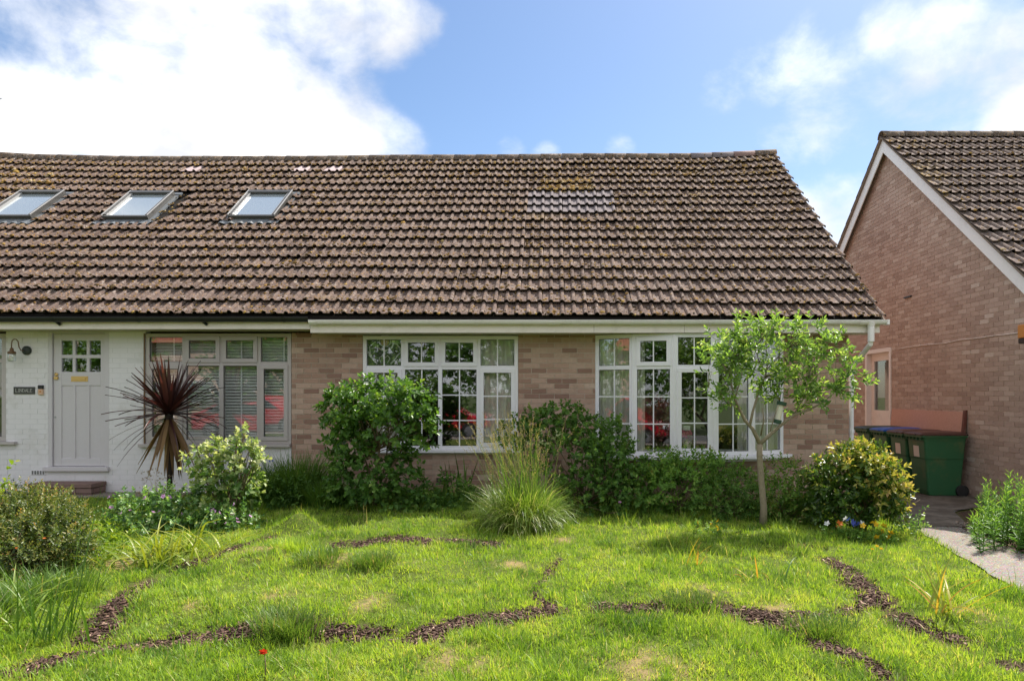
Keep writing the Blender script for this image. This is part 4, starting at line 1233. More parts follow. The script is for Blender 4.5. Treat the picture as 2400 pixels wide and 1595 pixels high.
for (a, e) in SKW:
    dzs = dz((a + e) / 2, (s_lo + s_hi) / 2)
    Mx = Matrix.Translation(((a + e) / 2, YE + s_lo * c_, ZE + s_lo * s_ + dzs)) @ Matrix.Rotation(PITCH, 4, 'X')
    hw, ln = (e - a) / 2, s_hi - s_lo
    b = MB(Mx); t_ = .055; zt = .125
    b.box(-hw, hw, 0, t_, .0, zt - .012); b.box(-hw, hw, ln - t_ * 1.8, ln, .0, zt + .01); b.box(-hw, -hw + t_, t_, ln - t_ * 1.8, 0, zt); b.box(hw - t_, hw, t_, ln - t_ * 1.8, 0, zt)
    rw = b.build('roof_window', M['velux'], wh, False, .004)
    b = MB(Mx)
    for sx in (-1, 1):
        q0, q1 = sorted((sx * (hw - t_ - .014), sx * (hw - t_))); b.box(q0, q1, t_, ln - t_ * 1.8, .06, zt - .008)
        q0, q1 = sorted((sx * (hw - .012), sx * (hw + .006))); b.box(q0, q1, .01, ln - .01, zt + .002, zt + .012)
    b.box(-hw + t_ + .015, hw - t_ - .015, t_, t_ + .014, .06, zt - .02)
    b.build('window_trim', M['velux_light'], rw)
    b = MB(Mx); b.box(-hw + t_ + .002, hw - t_ - .002, t_ + .002, ln - t_ * 1.8 - .002, .075, .083); b.build('pane', M['roof_glass'], rw)
    b = MB(Mx); b.box(-hw - .10, hw + .10, ln - .01, ln + .08, .02, .055)
    b.box(-hw - .075, -hw - .002, -.05, ln - .012, .015, .045); b.box(hw + .002, hw + .075, -.05, ln - .012, .015, .045)
    # lead apron dressed over the rolls below
    n_ = 24
    vs, fs = [], []
    for k in range(n_ + 1):
        x = -hw - .11 + (2 * hw + .22) * k / n_
        wv = .018 * (1 + math.sin(k * 1.62))
        for (yy, zz) in ((.0, .05), (-.09, .052 + wv * .4), (-.19, .046 + wv), (-.19, .036 + wv)): vs.append((x, yy, zz))
    for k in range(n_):
        for j in range(3): fs.append((4 * k + j, 4 * k + 4 + j, 4 * k + 5 + j, 4 * k + 1 + j))
    b.add(vs, fs)
    b.build('flashing', M['lead'], rw)
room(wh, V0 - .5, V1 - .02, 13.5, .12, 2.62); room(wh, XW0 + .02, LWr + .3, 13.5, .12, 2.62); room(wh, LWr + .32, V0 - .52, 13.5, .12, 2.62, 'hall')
b = MB(); b.box(XW0 - .3, XB0 - .01, 18.48, 18.6, WB, 2.55); b.box(XW0 - .3, XW0 - .15, 9.85, 18.47, WB, 2.5); b.build('rear_wall', M['brick_white'], wh)

# ================= neighbour's house: its gable faces the path
nh = thing('gable_house', 'brown brick house on the right with white bargeboards and a tall side gable', 'house', (6.75, 11, -.05))
XN, YA = 6.72, 13.3
ZA = pxz(322, YA) ; YF = 8.42; YBk = 2 * YA - YF
TN = math.tan(PITCH) * 1.03
def zr(y): return ZA - abs(y - YA) * TN
PN = math.atan(TN)
DY0, DY1, DZT = 13.2, 14.28, pxz(813, 13.17)
b = MB()
for pl_ in ([(8.9, WB - .1), (DY0, WB - .1), (DY0, zr(DY0) - .1), (8.9, zr(8.9) - .1)], [(DY0, DZT), (DY1, DZT), (DY1, zr(DY1) - .1), (YA, ZA - .1), (DY0, zr(DY0) - .1)], [(DY1, WB - .1), (17.7, WB - .1), (17.7, zr(17.7) - .1), (DY1, zr(DY1) - .1)]):
    b.prism(pl_[::-1], 0, XN + .006, XN + .13)
nwall = b.build('wall', M['mortar_pale'], nh)
rows = []; z = -.07
while z + .065 < ZA - .3:
    hw_ = (ZA - .17 - (z + .065)) / TN
    iv = [(max(8.9, YA - hw_), min(17.6, YA + hw_))]
    if z < DZT: iv = cut(iv, DY0, DY1)
    rows.append((z, iv)); z += .0752
lay_bricks(nwall, 'brick_gable', rows, {'o': (XN + .006, 0, 0), 'u': (0, 1, 0), 'n': (-1, 0, 0)}, 300)
b = MB(); b.box(XN + .006, 14, 8.906, 9.02, WB - .1, 2.66); fw_ = b.build('front_wall', M['mortar_pale'], nh)
lay_bricks(fw_, 'brick_gable', [(-.07 + .0752 * k, [(XN, 14)]) for k in range(36)], {'o': (0, 8.906, 0), 'u': (1, 0, 0), 'n': (0, -1, 0)}, 0)
b = MB(); b.box(6.63, 14.1, YF + .02, YF + .04, 2.53, 2.70); b.build('fascia', M['fascia'], nh)
b = MB(); b.box(XN + .13, 14, 17.58, 17.7, WB - .1, 2.6); b.build('rear_wall', M['brick_gable'], nh)
# bargeboards
for sg in (-1, 1):
    def bp(d, o): return (YA + sg * d, ZA - d * TN + o)
    L_ = YA - YF + .02
    poly = [bp(0, -.03), bp(0, -.03 - .275), bp(L_, -.03 - .275), bp(L_, -.03)]
    if sg > 0: poly = poly[::-1]
    b = MB(); b.prism(poly, 0, 6.60, 6.622); b.build('bargeboard', M['verge'], nh, False, .003)
    poly = [bp(0, -.05), bp(0, -.085), bp(L_, -.085), bp(L_, -.05)]
    b = MB(); b.prism(poly if sg < 0 else poly[::-1], 0, 6.623, XN - .004); b.build('gable_soffit', M['verge'], nh)
    poly = [bp(0.05, -.11), bp(.05, -.20), bp(L_, -.20), bp(L_, -.11)]
    b = MB(); b.prism(poly if sg < 0 else poly[::-1], 0, XN - .03, XN - .004); b.build('gable_batten', M['undercloak'], nh)
    poly = [bp(0, .005), bp(0, -.028), bp(L_, -.028), bp(L_, .005)]
    b = MB(); b.prism(poly if sg < 0 else poly[::-1], 0, 6.555, 6.70); b.build('verge_mortar', M['undercloak'], nh)
# roof
b = MB()
for sg in (-1, 1):
    L_ = YA - YF
    poly = [(YA, ZA - .0), (YA, ZA - .1), (YA + sg * L_, ZA - L_ * TN - .1), (YA + sg * L_, ZA - L_ * TN)]
    b.prism(poly if sg < 0 else poly[::-1], 0, 6.71, 14.2)
nroof = b.build('roof', M['felt'], nh)
PITCH_S = PITCH
PITCH = PN
sets_n = {'old': tile_set('tile_dark', 10)}
nrow_n = int(((YA - YF) / math.cos(PN)) / GAUGE)
s_off = (YA - YF) / math.cos(PN) - nrow_n * GAUGE - .1
lay_tiles(nroof, 6.55, 23, nrow_n, YF + s_off * math.cos(PN), zr(YF) + s_off * math.sin(PN) + .012, sets_n, lambda *a: 'old', lambda x, s: False, lambda x, s: 0.0, 300)
X0_S, X0 = X0, 6.55
moss_clumps(nroof, 2600, 6.55, 10.5, nrow_n * GAUGE, YF + s_off * math.cos(PN), zr(YF) + s_off * math.sin(PN) + .012, lambda x, s: 0.0, lambda x, s: False, lambda x, s: .4 + .5 * s / 6)
PITCH = PITCH_S; X0 = X0_S
# verge tiles of the far slope show as a dark stepped edge
for k in range(nrow_n):
    d0 = k * GAUGE * math.cos(PN); d1 = d0 + TL * math.cos(PN)
    b = MB(); b.tint = float(rng.random())
    b.prism([(YA + d0, ZA - d0 * TN + .03), (YA + d1, ZA - d1 * TN + .05), (YA + d1, ZA - d1 * TN + .02), (YA + d0, ZA - d0 * TN + .006)][::-1], 0, 6.55, 6.87)
    b.build('roof_tile', M['tile_dark'], nroof)
ridge_tiles(nroof, 6.55, 14.0, YA, ZA + .075, lambda x: 0.0)
# side door, set back in the wall
fr = MB()
fr.box(XN - .02, XN + .10, DY0, DY0 + .07, -.05, DZT); fr.box(XN - .02, XN + .10, DY1 - .07, DY1, -.05, DZT); fr.box(XN - .02, XN + .10, DY0 + .07, DY1 - .07, DZT - .08, DZT)
sdf = fr.build('side_door', M['pink_frame'], nh, False, .004)
b = MB()
b.box(XN + .085, XN + .12, DY0 + .07, DY0 + .17, -.05, DZT - .08); b.box(XN + .085, XN + .12, DY1 - .2, DY1 - .07, -.05, DZT - .08)
b.box(XN + .085, XN + .12, DY0 + .17, DY1 - .2, DZT - .24, DZT - .08); b.box(XN + .085, XN + .12, DY0 + .17, DY1 - .2, -.05, 1.28)
b.build('door_leaf', M['pink_frame'], sdf)
b = MB(); b.box(XN + .10, XN + .108, DY0 + .168, DY1 - .198, 1.278, DZT - .238); b.build('pane', M['glass'], sdf)
b = MB(); b.box(XN + .16, XN + .2, DY0, DY1, 0, DZT); b.build('door_back', M['room'], sdf)
ft = px(2129, 696, 6.72 * F / 829)
b = MB(); b.box(XN - .03, XN, ft.y - .12, ft.y + .12, ft.z - .012, ft.z + .012); b.build('wall_tie', M['black'], nh)
# ------------------------------------------------------------------ things on and by the walls
# swan-neck lantern
q = px(63, 821, 9.79)
lamp = thing('wall_lamp', 'swan neck outdoor lamp with a glass jar beside the grey door', 'wall lamp', (q.x, 9.79, q.z))
b = MB(); b.lathe([(.066, -.001), (.066, -.022), (.05, -.034)], (q.x, 9.798, q.z), 'y', 24); b.build('back_plate', M['dark_disc'], lamp, True)
def lp(u, v, y): return px(u, v, y)
b = MB(); b.tube([(q.x - .02, 9.765, q.z), lp(49, 821, 9.73), lp(44.5, 813, 9.70), lp(42.5, 800, 9.68), lp(38, 795, 9.67), lp(33, 794.5, 9.66), lp(28.5, 798, 9.65), lp(27, 805, 9.65), lp(27, 817, 9.65)], .0075, 8); b.build('arm', M['rust'], lamp, True)
c_l = lp(27.5, 822, 9.65)
b = MB(); b.lathe([(.016, .045), (.024, .03), (.026, .0), (.05, -.012), (.052, -.04), (.046, -.044)], c_l, 'z', 16); b.build('cap', M['rust'], lamp, True)
b = MB(); b.lathe([(.048, -.046), (.05, -.06), (.05, -.135), (.042, -.155), (.012, -.16)], c_l, 'z', 16); b.build('glass_jar', M['jar'], lamp, True)
# house name
pa, pb = px(32, 923, 9.79), px(81, 906, 9.79)
np_ = thing('name_plate', 'dark slate name plate reading LINDALE on the white wall', 'sign', (pa.x, 9.79, pa.z))
b = MB(); b.box(pa.x, pb.x, 9.786, 9.799, pa.z, pb.z); b.build('plate', M['slate'], np_, False, .002)
LET = {'L': ([(0, 0, 0, 1), (0, 0, .62, 0)]), 'I': ([(.2, 0, .2, 1)]), 'N': ([(0, 0, 0, 1), (0, 1, .7, 0), (.7, 0, .7, 1)]), 'D': ([(0, 0, 0, 1), (0, 1, .4, .93), (.4, .93, .66, .65), (.66, .65, .66, .35), (.66, .35, .4, .07), (.4, .07, 0, 0)]),
       'A': ([(0, 0, .36, 1), (.36, 1, .72, 0), (.14, .36, .58, .36)]), 'E': ([(0, 0, 0, 1), (0, 1, .58, 1), (0, .52, .48, .52), (0, 0, .6, 0)])}
b = MB(); hh = .045; xx = pa.x + .034; zz = (pa.z + pb.z) / 2 - hh / 2
for ch in 'LINDALE':
    for (x0, z0, x1, z1) in LET[ch]:
        d = Vector((x1 - x0, 0, z1 - z0)); p = Vector((d.z, 0, -d.x)).normalized() * .055 * hh
        A_, B_ = Vector((xx + x0 * hh, 0, zz + z0 * hh)), Vector((xx + x1 * hh, 0, zz + z1 * hh))
        vs = [A_ - p, A_ + p, B_ + p, B_ - p]
        b.add([(w.x, 9.7845, w.z) for w in vs] + [(w.x, 9.7858, w.z) for w in vs], [(0, 1, 2, 3), (7, 6, 5, 4), (0, 4, 5, 1), (1, 5, 6, 2), (2, 6, 7, 3), (3, 7, 4, 0)])
    if ch in 'LINDAE':
        w_ = {'L': [(0, 0), (0, 1)], 'I': [(.2, 0), (.2, 1)], 'N': [(0, 0), (0, 1), (.7, 1)], 'D': [], 'A': [(0, 0), (.72, 0)], 'E': []}[ch]
        for (sx_, sz_) in w_:
            b.box(xx + (sx_ - .14) * hh, xx + (sx_ + .14) * hh, 9.7843, 9.7857, zz + sz_ * hh - .002, zz + sz_ * hh + .002)
    xx += {'L': .80, 'I': .55, 'N': .9, 'D': .85, 'A': .88, 'E': .8}[ch] * hh
b.build('lettering', M['letter'], np_)
pa, pb = px(90.5, 925, 9.79), px(102, 902, 9.79)
db = thing('doorbell', 'small black and tan video doorbell by the grey door', 'doorbell', (pa.x, 9.79, pa.z))
b = MB(); b.box(pa.x, pb.x, 9.772, 9.798, pa.z, pa.z + (pb.z - pa.z) * .6); b.build('case', M['tan_plastic'], db, False, .008)
b = MB(); b.box(pa.x, pb.x, 9.77, 9.798, pa.z + (pb.z - pa.z) * .61, pb.z); b.build('camera_head', M['black'], db, False, .004)
b = MB(); b.lathe([(.012, 0), (.011, -.004)], ((pa.x + pb.x) / 2, 9.7715, pa.z + .05), 'y', 12); b.build('button', M['orange'], db)

# wall light and its cable on the gable
sl = px(2399, 782, 6.6 * F / 1099)
wl = thing('security_light', 'orange and black light box on the brick gable, at the end of a cable', 'wall light', (XN, sl.y, sl.z))
b = MB(); b.box(XN - .16, XN - .005, sl.y - .09, sl.y + .07, sl.z - .06, sl.z + .13); b.build('housing', M['orange'], wl, False, .012)
b = MB(); b.box(XN - .155, XN - .005, sl.y - .085, sl.y + .065, sl.z - .135, sl.z - .062); b.build('sensor', M['black'], wl, False, .012)
pts = []
for u, v in [(2106, 817), (2160, 808.5), (2213, 804), (2250, 796), (2290, 792), (2330, 786), (2360, 783), (2388, 779)]:
    Yq = (XN - .008) * F / (u - CX); pts.append(px(u, v, Yq))
b = MB(); b.tube(pts, .007, 5)
tag(b.build('cable', M['pink_frame']), 'thin pale cable drooping along the neighbouring brick gable', 'cable')

# sheet of board leaning on the gable behind the bins
bd = thing('chipboard_sheet', 'pinkish chipboard sheet leaning against the brick gable behind the bins', 'board', (6.62, 12, -.05))
b = MB()
def bx(z): return 6.56 + (z + .05) * .095
b.add([(bx(z) + o, y, z) for y in (10.82, 13.12) for z in (-.05, 1.325) for o in (0, .02)], [(0, 1, 3, 2), (4, 6, 7, 5), (0, 4, 5, 1), (2, 3, 7, 6), (0, 2, 6, 4), (1, 5, 7, 3)])
b.build('sheet', M['chipboard'], bd)
b = MB(); b.add([(bx(z) + o, y, z) for y in (10.76, 10.815) for z in (-.05, 1.345) for o in (-.015, .03)], [(0, 1, 3, 2), (4, 6, 7, 5), (0, 4, 5, 1), (2, 3, 7, 6), (0, 2, 6, 4), (1, 5, 7, 3)])
b.build('edge_batten', M['post_red'], bd)

# wheelie bins: origin under the front edge, front faces -x, near side at y = 0
def wheelie(name_label, lidmat, x, y, labelled):
    t_ = thing('wheelie_bin', name_label, 'bin', (x, y, -.045), 'wheelie bins in a row by the gable')
    o = Vector((x, y, -.045))
    W_ = .55
    def ring(z, x0, x1, ins, r=.035):
        c = []
        for (cx_, cy_, a0) in ((x0 + r, ins + r, 180), (x1 - r, ins + r, 270), (x1 - r, W_ - ins - r, 0), (x0 + r, W_ - ins - r, 90)):
            for k in range(4):
                a = R(a0 + 30 * k); c.append((cx_ + r * math.cos(a), cy_ + r * math.sin(a), z))
        return c
    def loft(rings):
        b = MB(Matrix.Translation(o)); n = len(rings[0]); vs = [q for r_ in rings for q in r_]; fs = [tuple(range(n))[::-1]]
        for i in range(len(rings) - 1): fs += [(i * n + k, i * n + (k + 1) % n, (i + 1) * n + (k + 1) % n, (i + 1) * n + k) for k in range(n)]
        fs.append(tuple((len(rings) - 1) * n + k for k in range(n)))
        b.add(vs, fs); return b
    body = loft([ring(.03, .115, .60, .055), ring(.10, .095, .63, .05), ring(.60, .05, .665, .03), ring(.62, .042, .668, .022), ring(.90, .02, .685, .012), ring(.905, .004, .69, .008), ring(.985, -.012, .69, .0), ring(.99, -.012, .70, .0)])
    bo = body.build('body', M['bin_green'], t_)
    b = MB(Matrix.Translation(o)); b.box(-.035, .0, .01, W_ - .01, .955, .99); b.box(-.03, .70, -.012, .0, .962, .988); b.box(-.03, .70, W_, W_ + .012, .962, .988); b.build('rim', M['bin_green'], t_, False, .006)
    b = MB(Matrix.Translation(o))
    for k in range(5):
        b = MB(Matrix.Translation(o)); b.box(-.028, -.004, .06 + k * .105, .075 + k * .105, .915, .955); b.build('rib', M['bin_green'], t_)
    lid = loft([ring(.992, -.045, .70, -.012, .04), ring(1.012, -.045, .70, -.012, .04), ring(1.035, -.005, .69, .03, .05), ring(1.05, .12, .66, .09, .06)])
    lo = lid.build('lid', M[lidmat], t_, False)
    b = MB(Matrix.Translation(o)); b.box(-.06, -.044, .16, W_ - .16, .995, 1.012); b.box(.06, .16, .17, W_ - .17, 1.036, 1.044); b.build('lid_grip', M[lidmat], lo, False, .003)
    b = MB(Matrix.Translation(o)); b.tube([(.735, .06, 1.0), (.735, W_ - .06, 1.0)], .017, 8)
    for k in range(4): b.box(.68, .737, .07 + k * .13, .09 + k * .13, .985, 1.012)
    b.build('handle', M['black'], t_)
    for yy in (-.0, W_ - .055):
        b = MB(Matrix.Translation(o)); b.lathe([(.04, 0), (.085, .003), (.1, .012), (.1, .044), (.085, .053), (.04, .056)], (.63, yy, .10), 'y', 20); b.build('wheel', M['tyre'], t_)
    if labelled:
        b = MB(Matrix.Translation(o) @ Matrix.Translation((.0335, 0, .735)) @ Matrix.Rotation(R(-4.5), 4, 'Y')); b.box(-.006, -.002, .2, .36, -.1, .08); b.build('label', M['label'], t_, False, .0)
    return t_
wheelie('nearest green wheelie bin of the row, brown lid, pale label on its front', 'lid_brown', 5.92, 10.60, True)
wheelie('second green wheelie bin from the front, brown lid, beside the blue lidded one', 'lid_brown', 5.92, 11.18, True)
wheelie('green wheelie bin with a bright blue lid', 'lid_blue', 5.94, 11.86, False)
wheelie('farthest green wheelie bin, with a dark green lid, beside the white downpipe', 'lid_green', 5.92, 12.46, False)

# television aerial on the white roof, mostly outside the picture
au = px(-14, 232, 14.2)
ta = thing('tv_aerial', 'thin grey television aerial above the roof ridge at the left edge', 'aerial', (au.x, 14.2, ZR))
b = MB(); b.tube([(au.x - .5, 14.2, ZR + .05), (au.x - .5, 14.2, au.z + .35)], .02, 6); b.build('mast', M['steel'], ta)
b = MB(); b.tube([(au.x - .7, 14.2, au.z), (au.x + .16, 14.2, au.z)], .012, 6); b.build('boom', M['steel'], ta)
for k in range(8):
    xk = au.x - .6 + k * .105
    b = MB(); b.tube([(xk + .02, 14.0, au.z - .12), (xk - .02, 14.4, au.z + .12)], .006, 5); b.build('element', M['steel'], ta)

# venetian blind in the painted window
vb = thing('venetian_blind', 'grey venetian blind hanging inside the window of the white bungalow', 'blind', ((V0 + V1) / 2, 9.96, V_Z))
sm = MB(); Wb = V1 - V0 - .12
sm.add([(-Wb / 2, -.022, -.006), (Wb / 2, -.022, -.006), (Wb / 2, .022, .008), (-Wb / 2, .022, .008), (-Wb / 2, -.022, -.0045), (Wb / 2, -.022, -.0045), (Wb / 2, .022, .0095), (-Wb / 2, .022, .0095)],
       [(0, 3, 2, 1), (4, 5, 6, 7), (0, 1, 5, 4), (1, 2, 6, 5), (2, 3, 7, 6), (3, 0, 4, 7)])
sme = sm.mesh('slat', M['blind'])
z = V_Z + .06
while z < HW - .1:
    o = link('slat', sme, vb); o.location = ((V0 + V1) / 2, 9.965, z); o.rotation_euler = (R(34) + random.gauss(0, .03), random.gauss(0, .0008), 0); z += .0445
for q in (300, 402, 508, 560, 660):
    xq = pxx(q + 6, 9.93)
    if V0 + .05 < xq < V1 - .05:
        b = MB(); b.box(xq - .011, xq + .011, 9.93, 9.934, V_Z + .05, HW - .08); b.build('ladder_tape', M['upvc'], vb)

# curtains
def drape(name, label, x0, x1, y, z0, z1, mat, amp=.03, n=26):
    vs, fs = [], []
    for k in range(n + 1):
        x = x0 + (x1 - x0) * k / n
        yy = y + amp * math.sin(k * 1.25) + amp * .4 * math.sin(k * 2.9 + 1)
        vs += [(x, yy, z0), (x, yy * 1.0, z1), (x, yy + .004, z0), (x, yy + .004, z1)]
    for k in range(n):
        a = 4 * k; fs += [(a, a + 4, a + 5, a + 1), (a + 2, a + 3, a + 7, a + 6)]
    fs += [(0, 1, 3, 2)]; a = 4 * n; fs += [(a, a + 2, a + 3, a + 1)]
    o = link(name, np_mesh(name, vs, fs, M[mat], None, True)); tag(o, label, 'curtain', 'curtains inside the windows'); return o
cz0, cz1 = BW_Z + .02, HEAD - .05
drape('net_curtain', 'pale net curtain behind the first facet of the bow window', pxx(1404, 9.9), pxx(1478, 9.9), 9.88, cz0, cz1, 'drape')
drape('net_curtain', 'narrow grey curtain hanging at the left of the second bow window facet', pxx(1481, 9.75), pxx(1512, 9.75), 9.76, cz0, cz1, 'drape', .02, 12)
drape('net_curtain', 'sheer curtain half across the fourth bow window facet, behind the small tree', pxx(1728, 9.75), pxx(1765, 9.75), 9.74, cz0, cz1, 'curtain', .025, 14)
drape('net_curtain', 'sheer curtain behind the rightmost bow window facet', pxx(1772, 9.9), pxx(1826, 9.9), 9.9, cz0, cz1, 'curtain', .025)
drape('net_curtain', 'pale net curtain in the right column of the middle window', pxx(1124, 9.9), pxx(1208, 9.9), 9.95, MW_Z + .02, cz1, 'drape', .025)
drape('net_curtain', 'net curtain down the left column of the middle window, behind the tall shrub', pxx(855, 9.9), pxx(936, 9.9), 10.02, MW_Z + .02, pxz(868, 9.9), 'drape', .02)

# scalloped hanging in the top left light of the middle window
oc = px(902, 800, 9.86)
wo_ = thing('window_hanging', 'white outlined ornament with an amber disc in the top left pane', 'ornament', (oc.x, 9.86, oc.z))
b = MB(); b.box(pxx(862, 9.87), pxx(941, 9.87), 9.874, 9.878, pxz(852, 9.87), pxz(790, 9.87)); b.build('backing', M['slate'], wo_)
def ring_pts(cx_, cz_, rx, rz, n=26, a0=0, a1=360): return [(cx_ + rx * math.cos(R(a0 + (a1 - a0) * k / n)), 9.866, cz_ + rz * math.sin(R(a0 + (a1 - a0) * k / n))) for k in range(n + 1)]
b = MB(); b.lathe([(.062, 0), (.062, .006)], (oc.x, 9.862, oc.z), 'y', 24); b.build('disc', M['amber'], wo_)
b = MB(); b.tube(ring_pts(oc.x, oc.z, .085, .072), .009, 5); b.tube(ring_pts(oc.x, oc.z - .02, .125, .11, 26, 200, 520), .012, 5)
b.tube([px(u, v, 9.866) for u, v in [(864, 830), (870, 838), (866, 812), (880, 800)]], .008, 5)
b.tube([px(u, v, 9.866) for u, v in [(863, 824), (870, 832), (874, 842), (884, 852)]], .012, 5)
b.tube([px(u, v, 9.866) for u, v in [(940, 826), (932, 832), (926, 842), (916, 852)]], .012, 5)
b.tube([px(u, v, 9.866) for u, v in [(918, 803), (930, 806), (938, 816), (940, 826)]], .012, 5)
b.tube([px(u, v, 9.866) for u, v in [(893, 850), (889, 838), (896, 833), (902, 838), (909, 833), (914, 840), (908, 850)]], .006, 5)
b.build('outline', M['sticker'], wo_)

# flowers and candle on the bow window board
sb = MB(); sb.prism([(p_.x, p_.y + .08) for p_ in pts[:0]] or [(BW0 + .1, 9.79), (pxx(1580, 9.56), 9.56), (pxx(1675, 9.56), 9.56), (BW1 - .1, 9.79), (BW1 - .1, 9.95), (BW0 + .1, 9.95)], 2, BW_Z + .0, BW_Z + .055)
sb.build('window_board', M['upvc'], bh)
vp = px(1612, 1040, 9.62)
va = thing('flower_vase', 'vase of pink flowers standing on the bow window board', 'vase', (vp.x, 9.62, BW_Z + .055))
b = MB(); b.lathe([(.03, 0), (.05, .03), (.055, .08), (.03, .14), (.035, .16)], (vp.x, 9.66, BW_Z + .056), 'z', 16); b.build('vase', M['vase'], va, True)
for k in range(16):
    a = rng.uniform(0, 6.28); rr = .09 * math.sqrt(rng.random())
    flower(va, (vp.x - .03 + rr * math.cos(a), 9.66 + rr * .5 * math.sin(a), pxz(1018, 9.62) + rng.uniform(-.05, .05)), 'petal_pink', .055, (rng.uniform(1.0, 1.7), rng.uniform(-.6, .6), 0))
c, a_, n_, l_, w_, t_ = sprigs(np.array([[vp.x, 9.66, pxz(1040, 9.62)]] * 14), rnd_unit(14) * [1, .5, .6] + [0, 0, .6], .16, 6, .06, .03)
V, Fc, T = leaf_arrays(c, a_, n_, l_, w_, np.clip(rng.normal(.5, .2, len(c)), 0, 1)); link('foliage', np_mesh('foliage', V, Fc, M['lf_mid'], T), va)
cp = px(1611, 1003, 9.60)
cd = MB(); cd.lathe([(.055, -.03), (.058, .03), (.05, .034)], (cp.x, 9.68, cp.z), 'z', 14)
ca = thing('white_bowl', 'small white bowl on a stand behind the pink flowers in the bow window', 'bowl', (cp.x, 9.70, BW_Z + .055))
cd.build('bowl', M['candle'], ca)
b = MB(); b.tube([(cp.x, 9.68, BW_Z + .056), (cp.x, 9.68, cp.z - .03)], [.035, .012], 8); b.build('stand', M['vase'], ca)

# bird feeder on the little tree
fp = px(1829, 955, 8.0)
bf = thing('bird_feeder', 'tube bird feeder with green caps hanging in the small tree', 'bird feeder', tuple(px(1822, 990, 8.0)))
b = MB(); b.tube([px(1831, 947, 8.0), px(1823, 984, 8.0)], .032, 10); b.build('tube', M['tube'], bf)
b = MB(); b.tube([px(1833, 941, 8.0), px(1831, 949, 8.0)], .058, 10); b.build('lid', M['feeder_green'], bf)
b = MB(); b.tube([px(1823.5, 983, 8.0), px(1821.5, 992, 8.0)], .046, 10); b.build('base', M['feeder_green'], bf)
b = MB(); b.tube([px(1833, 941, 8.0), px(1836, 918, 8.0)], .004, 5); b.build('hook', M['steel'], bf)

# ------------------------------------------------------------------ the street behind the camera (seen in the panes)
def car(x, y, label, flip=1):
    t_ = thing('parked_car', label, 'car', (x, y, -.14), 'red cars parked along the road')
    side = [(-2.05, .35), (2.0, .35), (2.08, .6), (1.95, .82), (1.15, .95), (.5, 1.42), (-.9, 1.48), (-1.75, 1.05), (-2.1, .95)]
    b = MB(Matrix.Translation((x, y, -.14))); b.prism([(p[0] * flip, p[1]) for p in side][::flip], 1, -.85, .85); b.build('body', M['car_red'], t_, False, .08)
    for s_ in (-1, 1):
        b = MB(Matrix.Translation((x, y, -.14))); b.prism([(p[0] * flip, p[1]) for p in [(.98, .98), (.42, 1.36), (-.8, 1.40), (-1.5, 1.05)]][::flip], 1, s_ * .86 - .01, s_ * .86 + .01); b.build('side_window', M['car_glass'], t_)
        b = MB(Matrix.Translation((x, y, -.14))); b.box(flip * 1.98 - .1, flip * 1.98 + .08, s_ * .7 - .16, s_ * .7 + .165, .62, .78); b.build('headlight', M['head'], t_, False, .03)
        for wx in (-1.3, 1.3):
            b = MB(Matrix.Translation((x, y, -.14))); b.lathe([(.2, -.1), (.31, -.09), (.325, 0), (.31, .09), (.2, .1)], (wx * flip, s_ * .8, .325), 'y', 20); wo2 = b.build('wheel', M['tyre'], t_)
            b = MB(Matrix.Translation((x, y, -.14))); b.lathe([(.19, -.105), (.06, -.115)] if s_ < 0 else [(.19, .105), (.06, .115)], (wx * flip, s_ * .8, .325), 'y', 12); b.build('rim', M['alloy'], wo2)
car(-11.6, -5.95, 'red car across the road, mirrored in the window of the white bungalow')
car(-4.35, -5.95, 'red car across the road, mirrored in the middle window of the brick bungalow')
HX = -10.5
hp = thing('house_across_road', 'pink rendered house across the road, mirrored in the window panes', 'house', (-19, -20, -.2))
b = MB(); b.box(HX - 15, HX - 5.5, -25, -19, -.2, 4.6); b.build('wall', M['house_pink'], hp)
b = MB(); b.prism([(-25.4, 4.6), (-18.6, 4.6), (-22, 7.2)], 0, HX - 15.4, HX - 5.1); b.build('roof', M['roof_red'], hp)
for x in (HX - 13, HX - 10.3, HX - 7.6):
    b = MB(); b.box(x - .7, x + .7, -18.99, -18.9, 1.0, 2.3); wv = b.build('window', M['upvc'], hp)
    b = MB(); b.box(x - .6, x + .6, -18.89, -18.88, 1.1, 2.2); b.build('pane', M['car_glass'], wv)
# ------------------------------------------------------------------ plants
def P_(u, v, Y): q = px(u * S, v * S, Y); return q           # overview pixel at distance Y
def lob(u, v, Y, ru, rv, ry=None):
    """an ellipsoid of leaves: centre and half-size read off the photo, depth ry in metres"""
    q = P_(u, v, Y); k = S * Y / F
    return (q.x, q.y, q.z, ru * k, ry or (ru + rv) / 2 * k, rv * k)
def base(u, Y):
    x = pxx(u * S, Y); return (x, Y, float(g(x, Y)))
def skeleton(parent, mat, root, P, n, r0, r1, name='stems', kink=.12, split=.35):
    """stems from the root to a sample of the shoots"""
    paths = []; root = Vector(root)
    for i in rng.choice(len(P), min(n, len(P)), replace=False):
        e = Vector(P[i]); m = root.lerp(e, split) + Vector(rng.normal(0, kink * .5, 3)); m.z = max(m.z, root.z + (e.z - root.z) * .3)
        m2 = root.lerp(e, .72) + Vector(rng.normal(0, kink * .5, 3))
        paths.append(([root + Vector(rng.normal(0, .03, 3)) * Vector((1, 1, 0)), m, m2, e], r0, r1))
    return branches(name, parent, mat, paths, 5)

def stalks(parent, mat, paths, n=4, name='stalk'):
    for p_ in paths: branches(name, parent, mat, [p_], n)
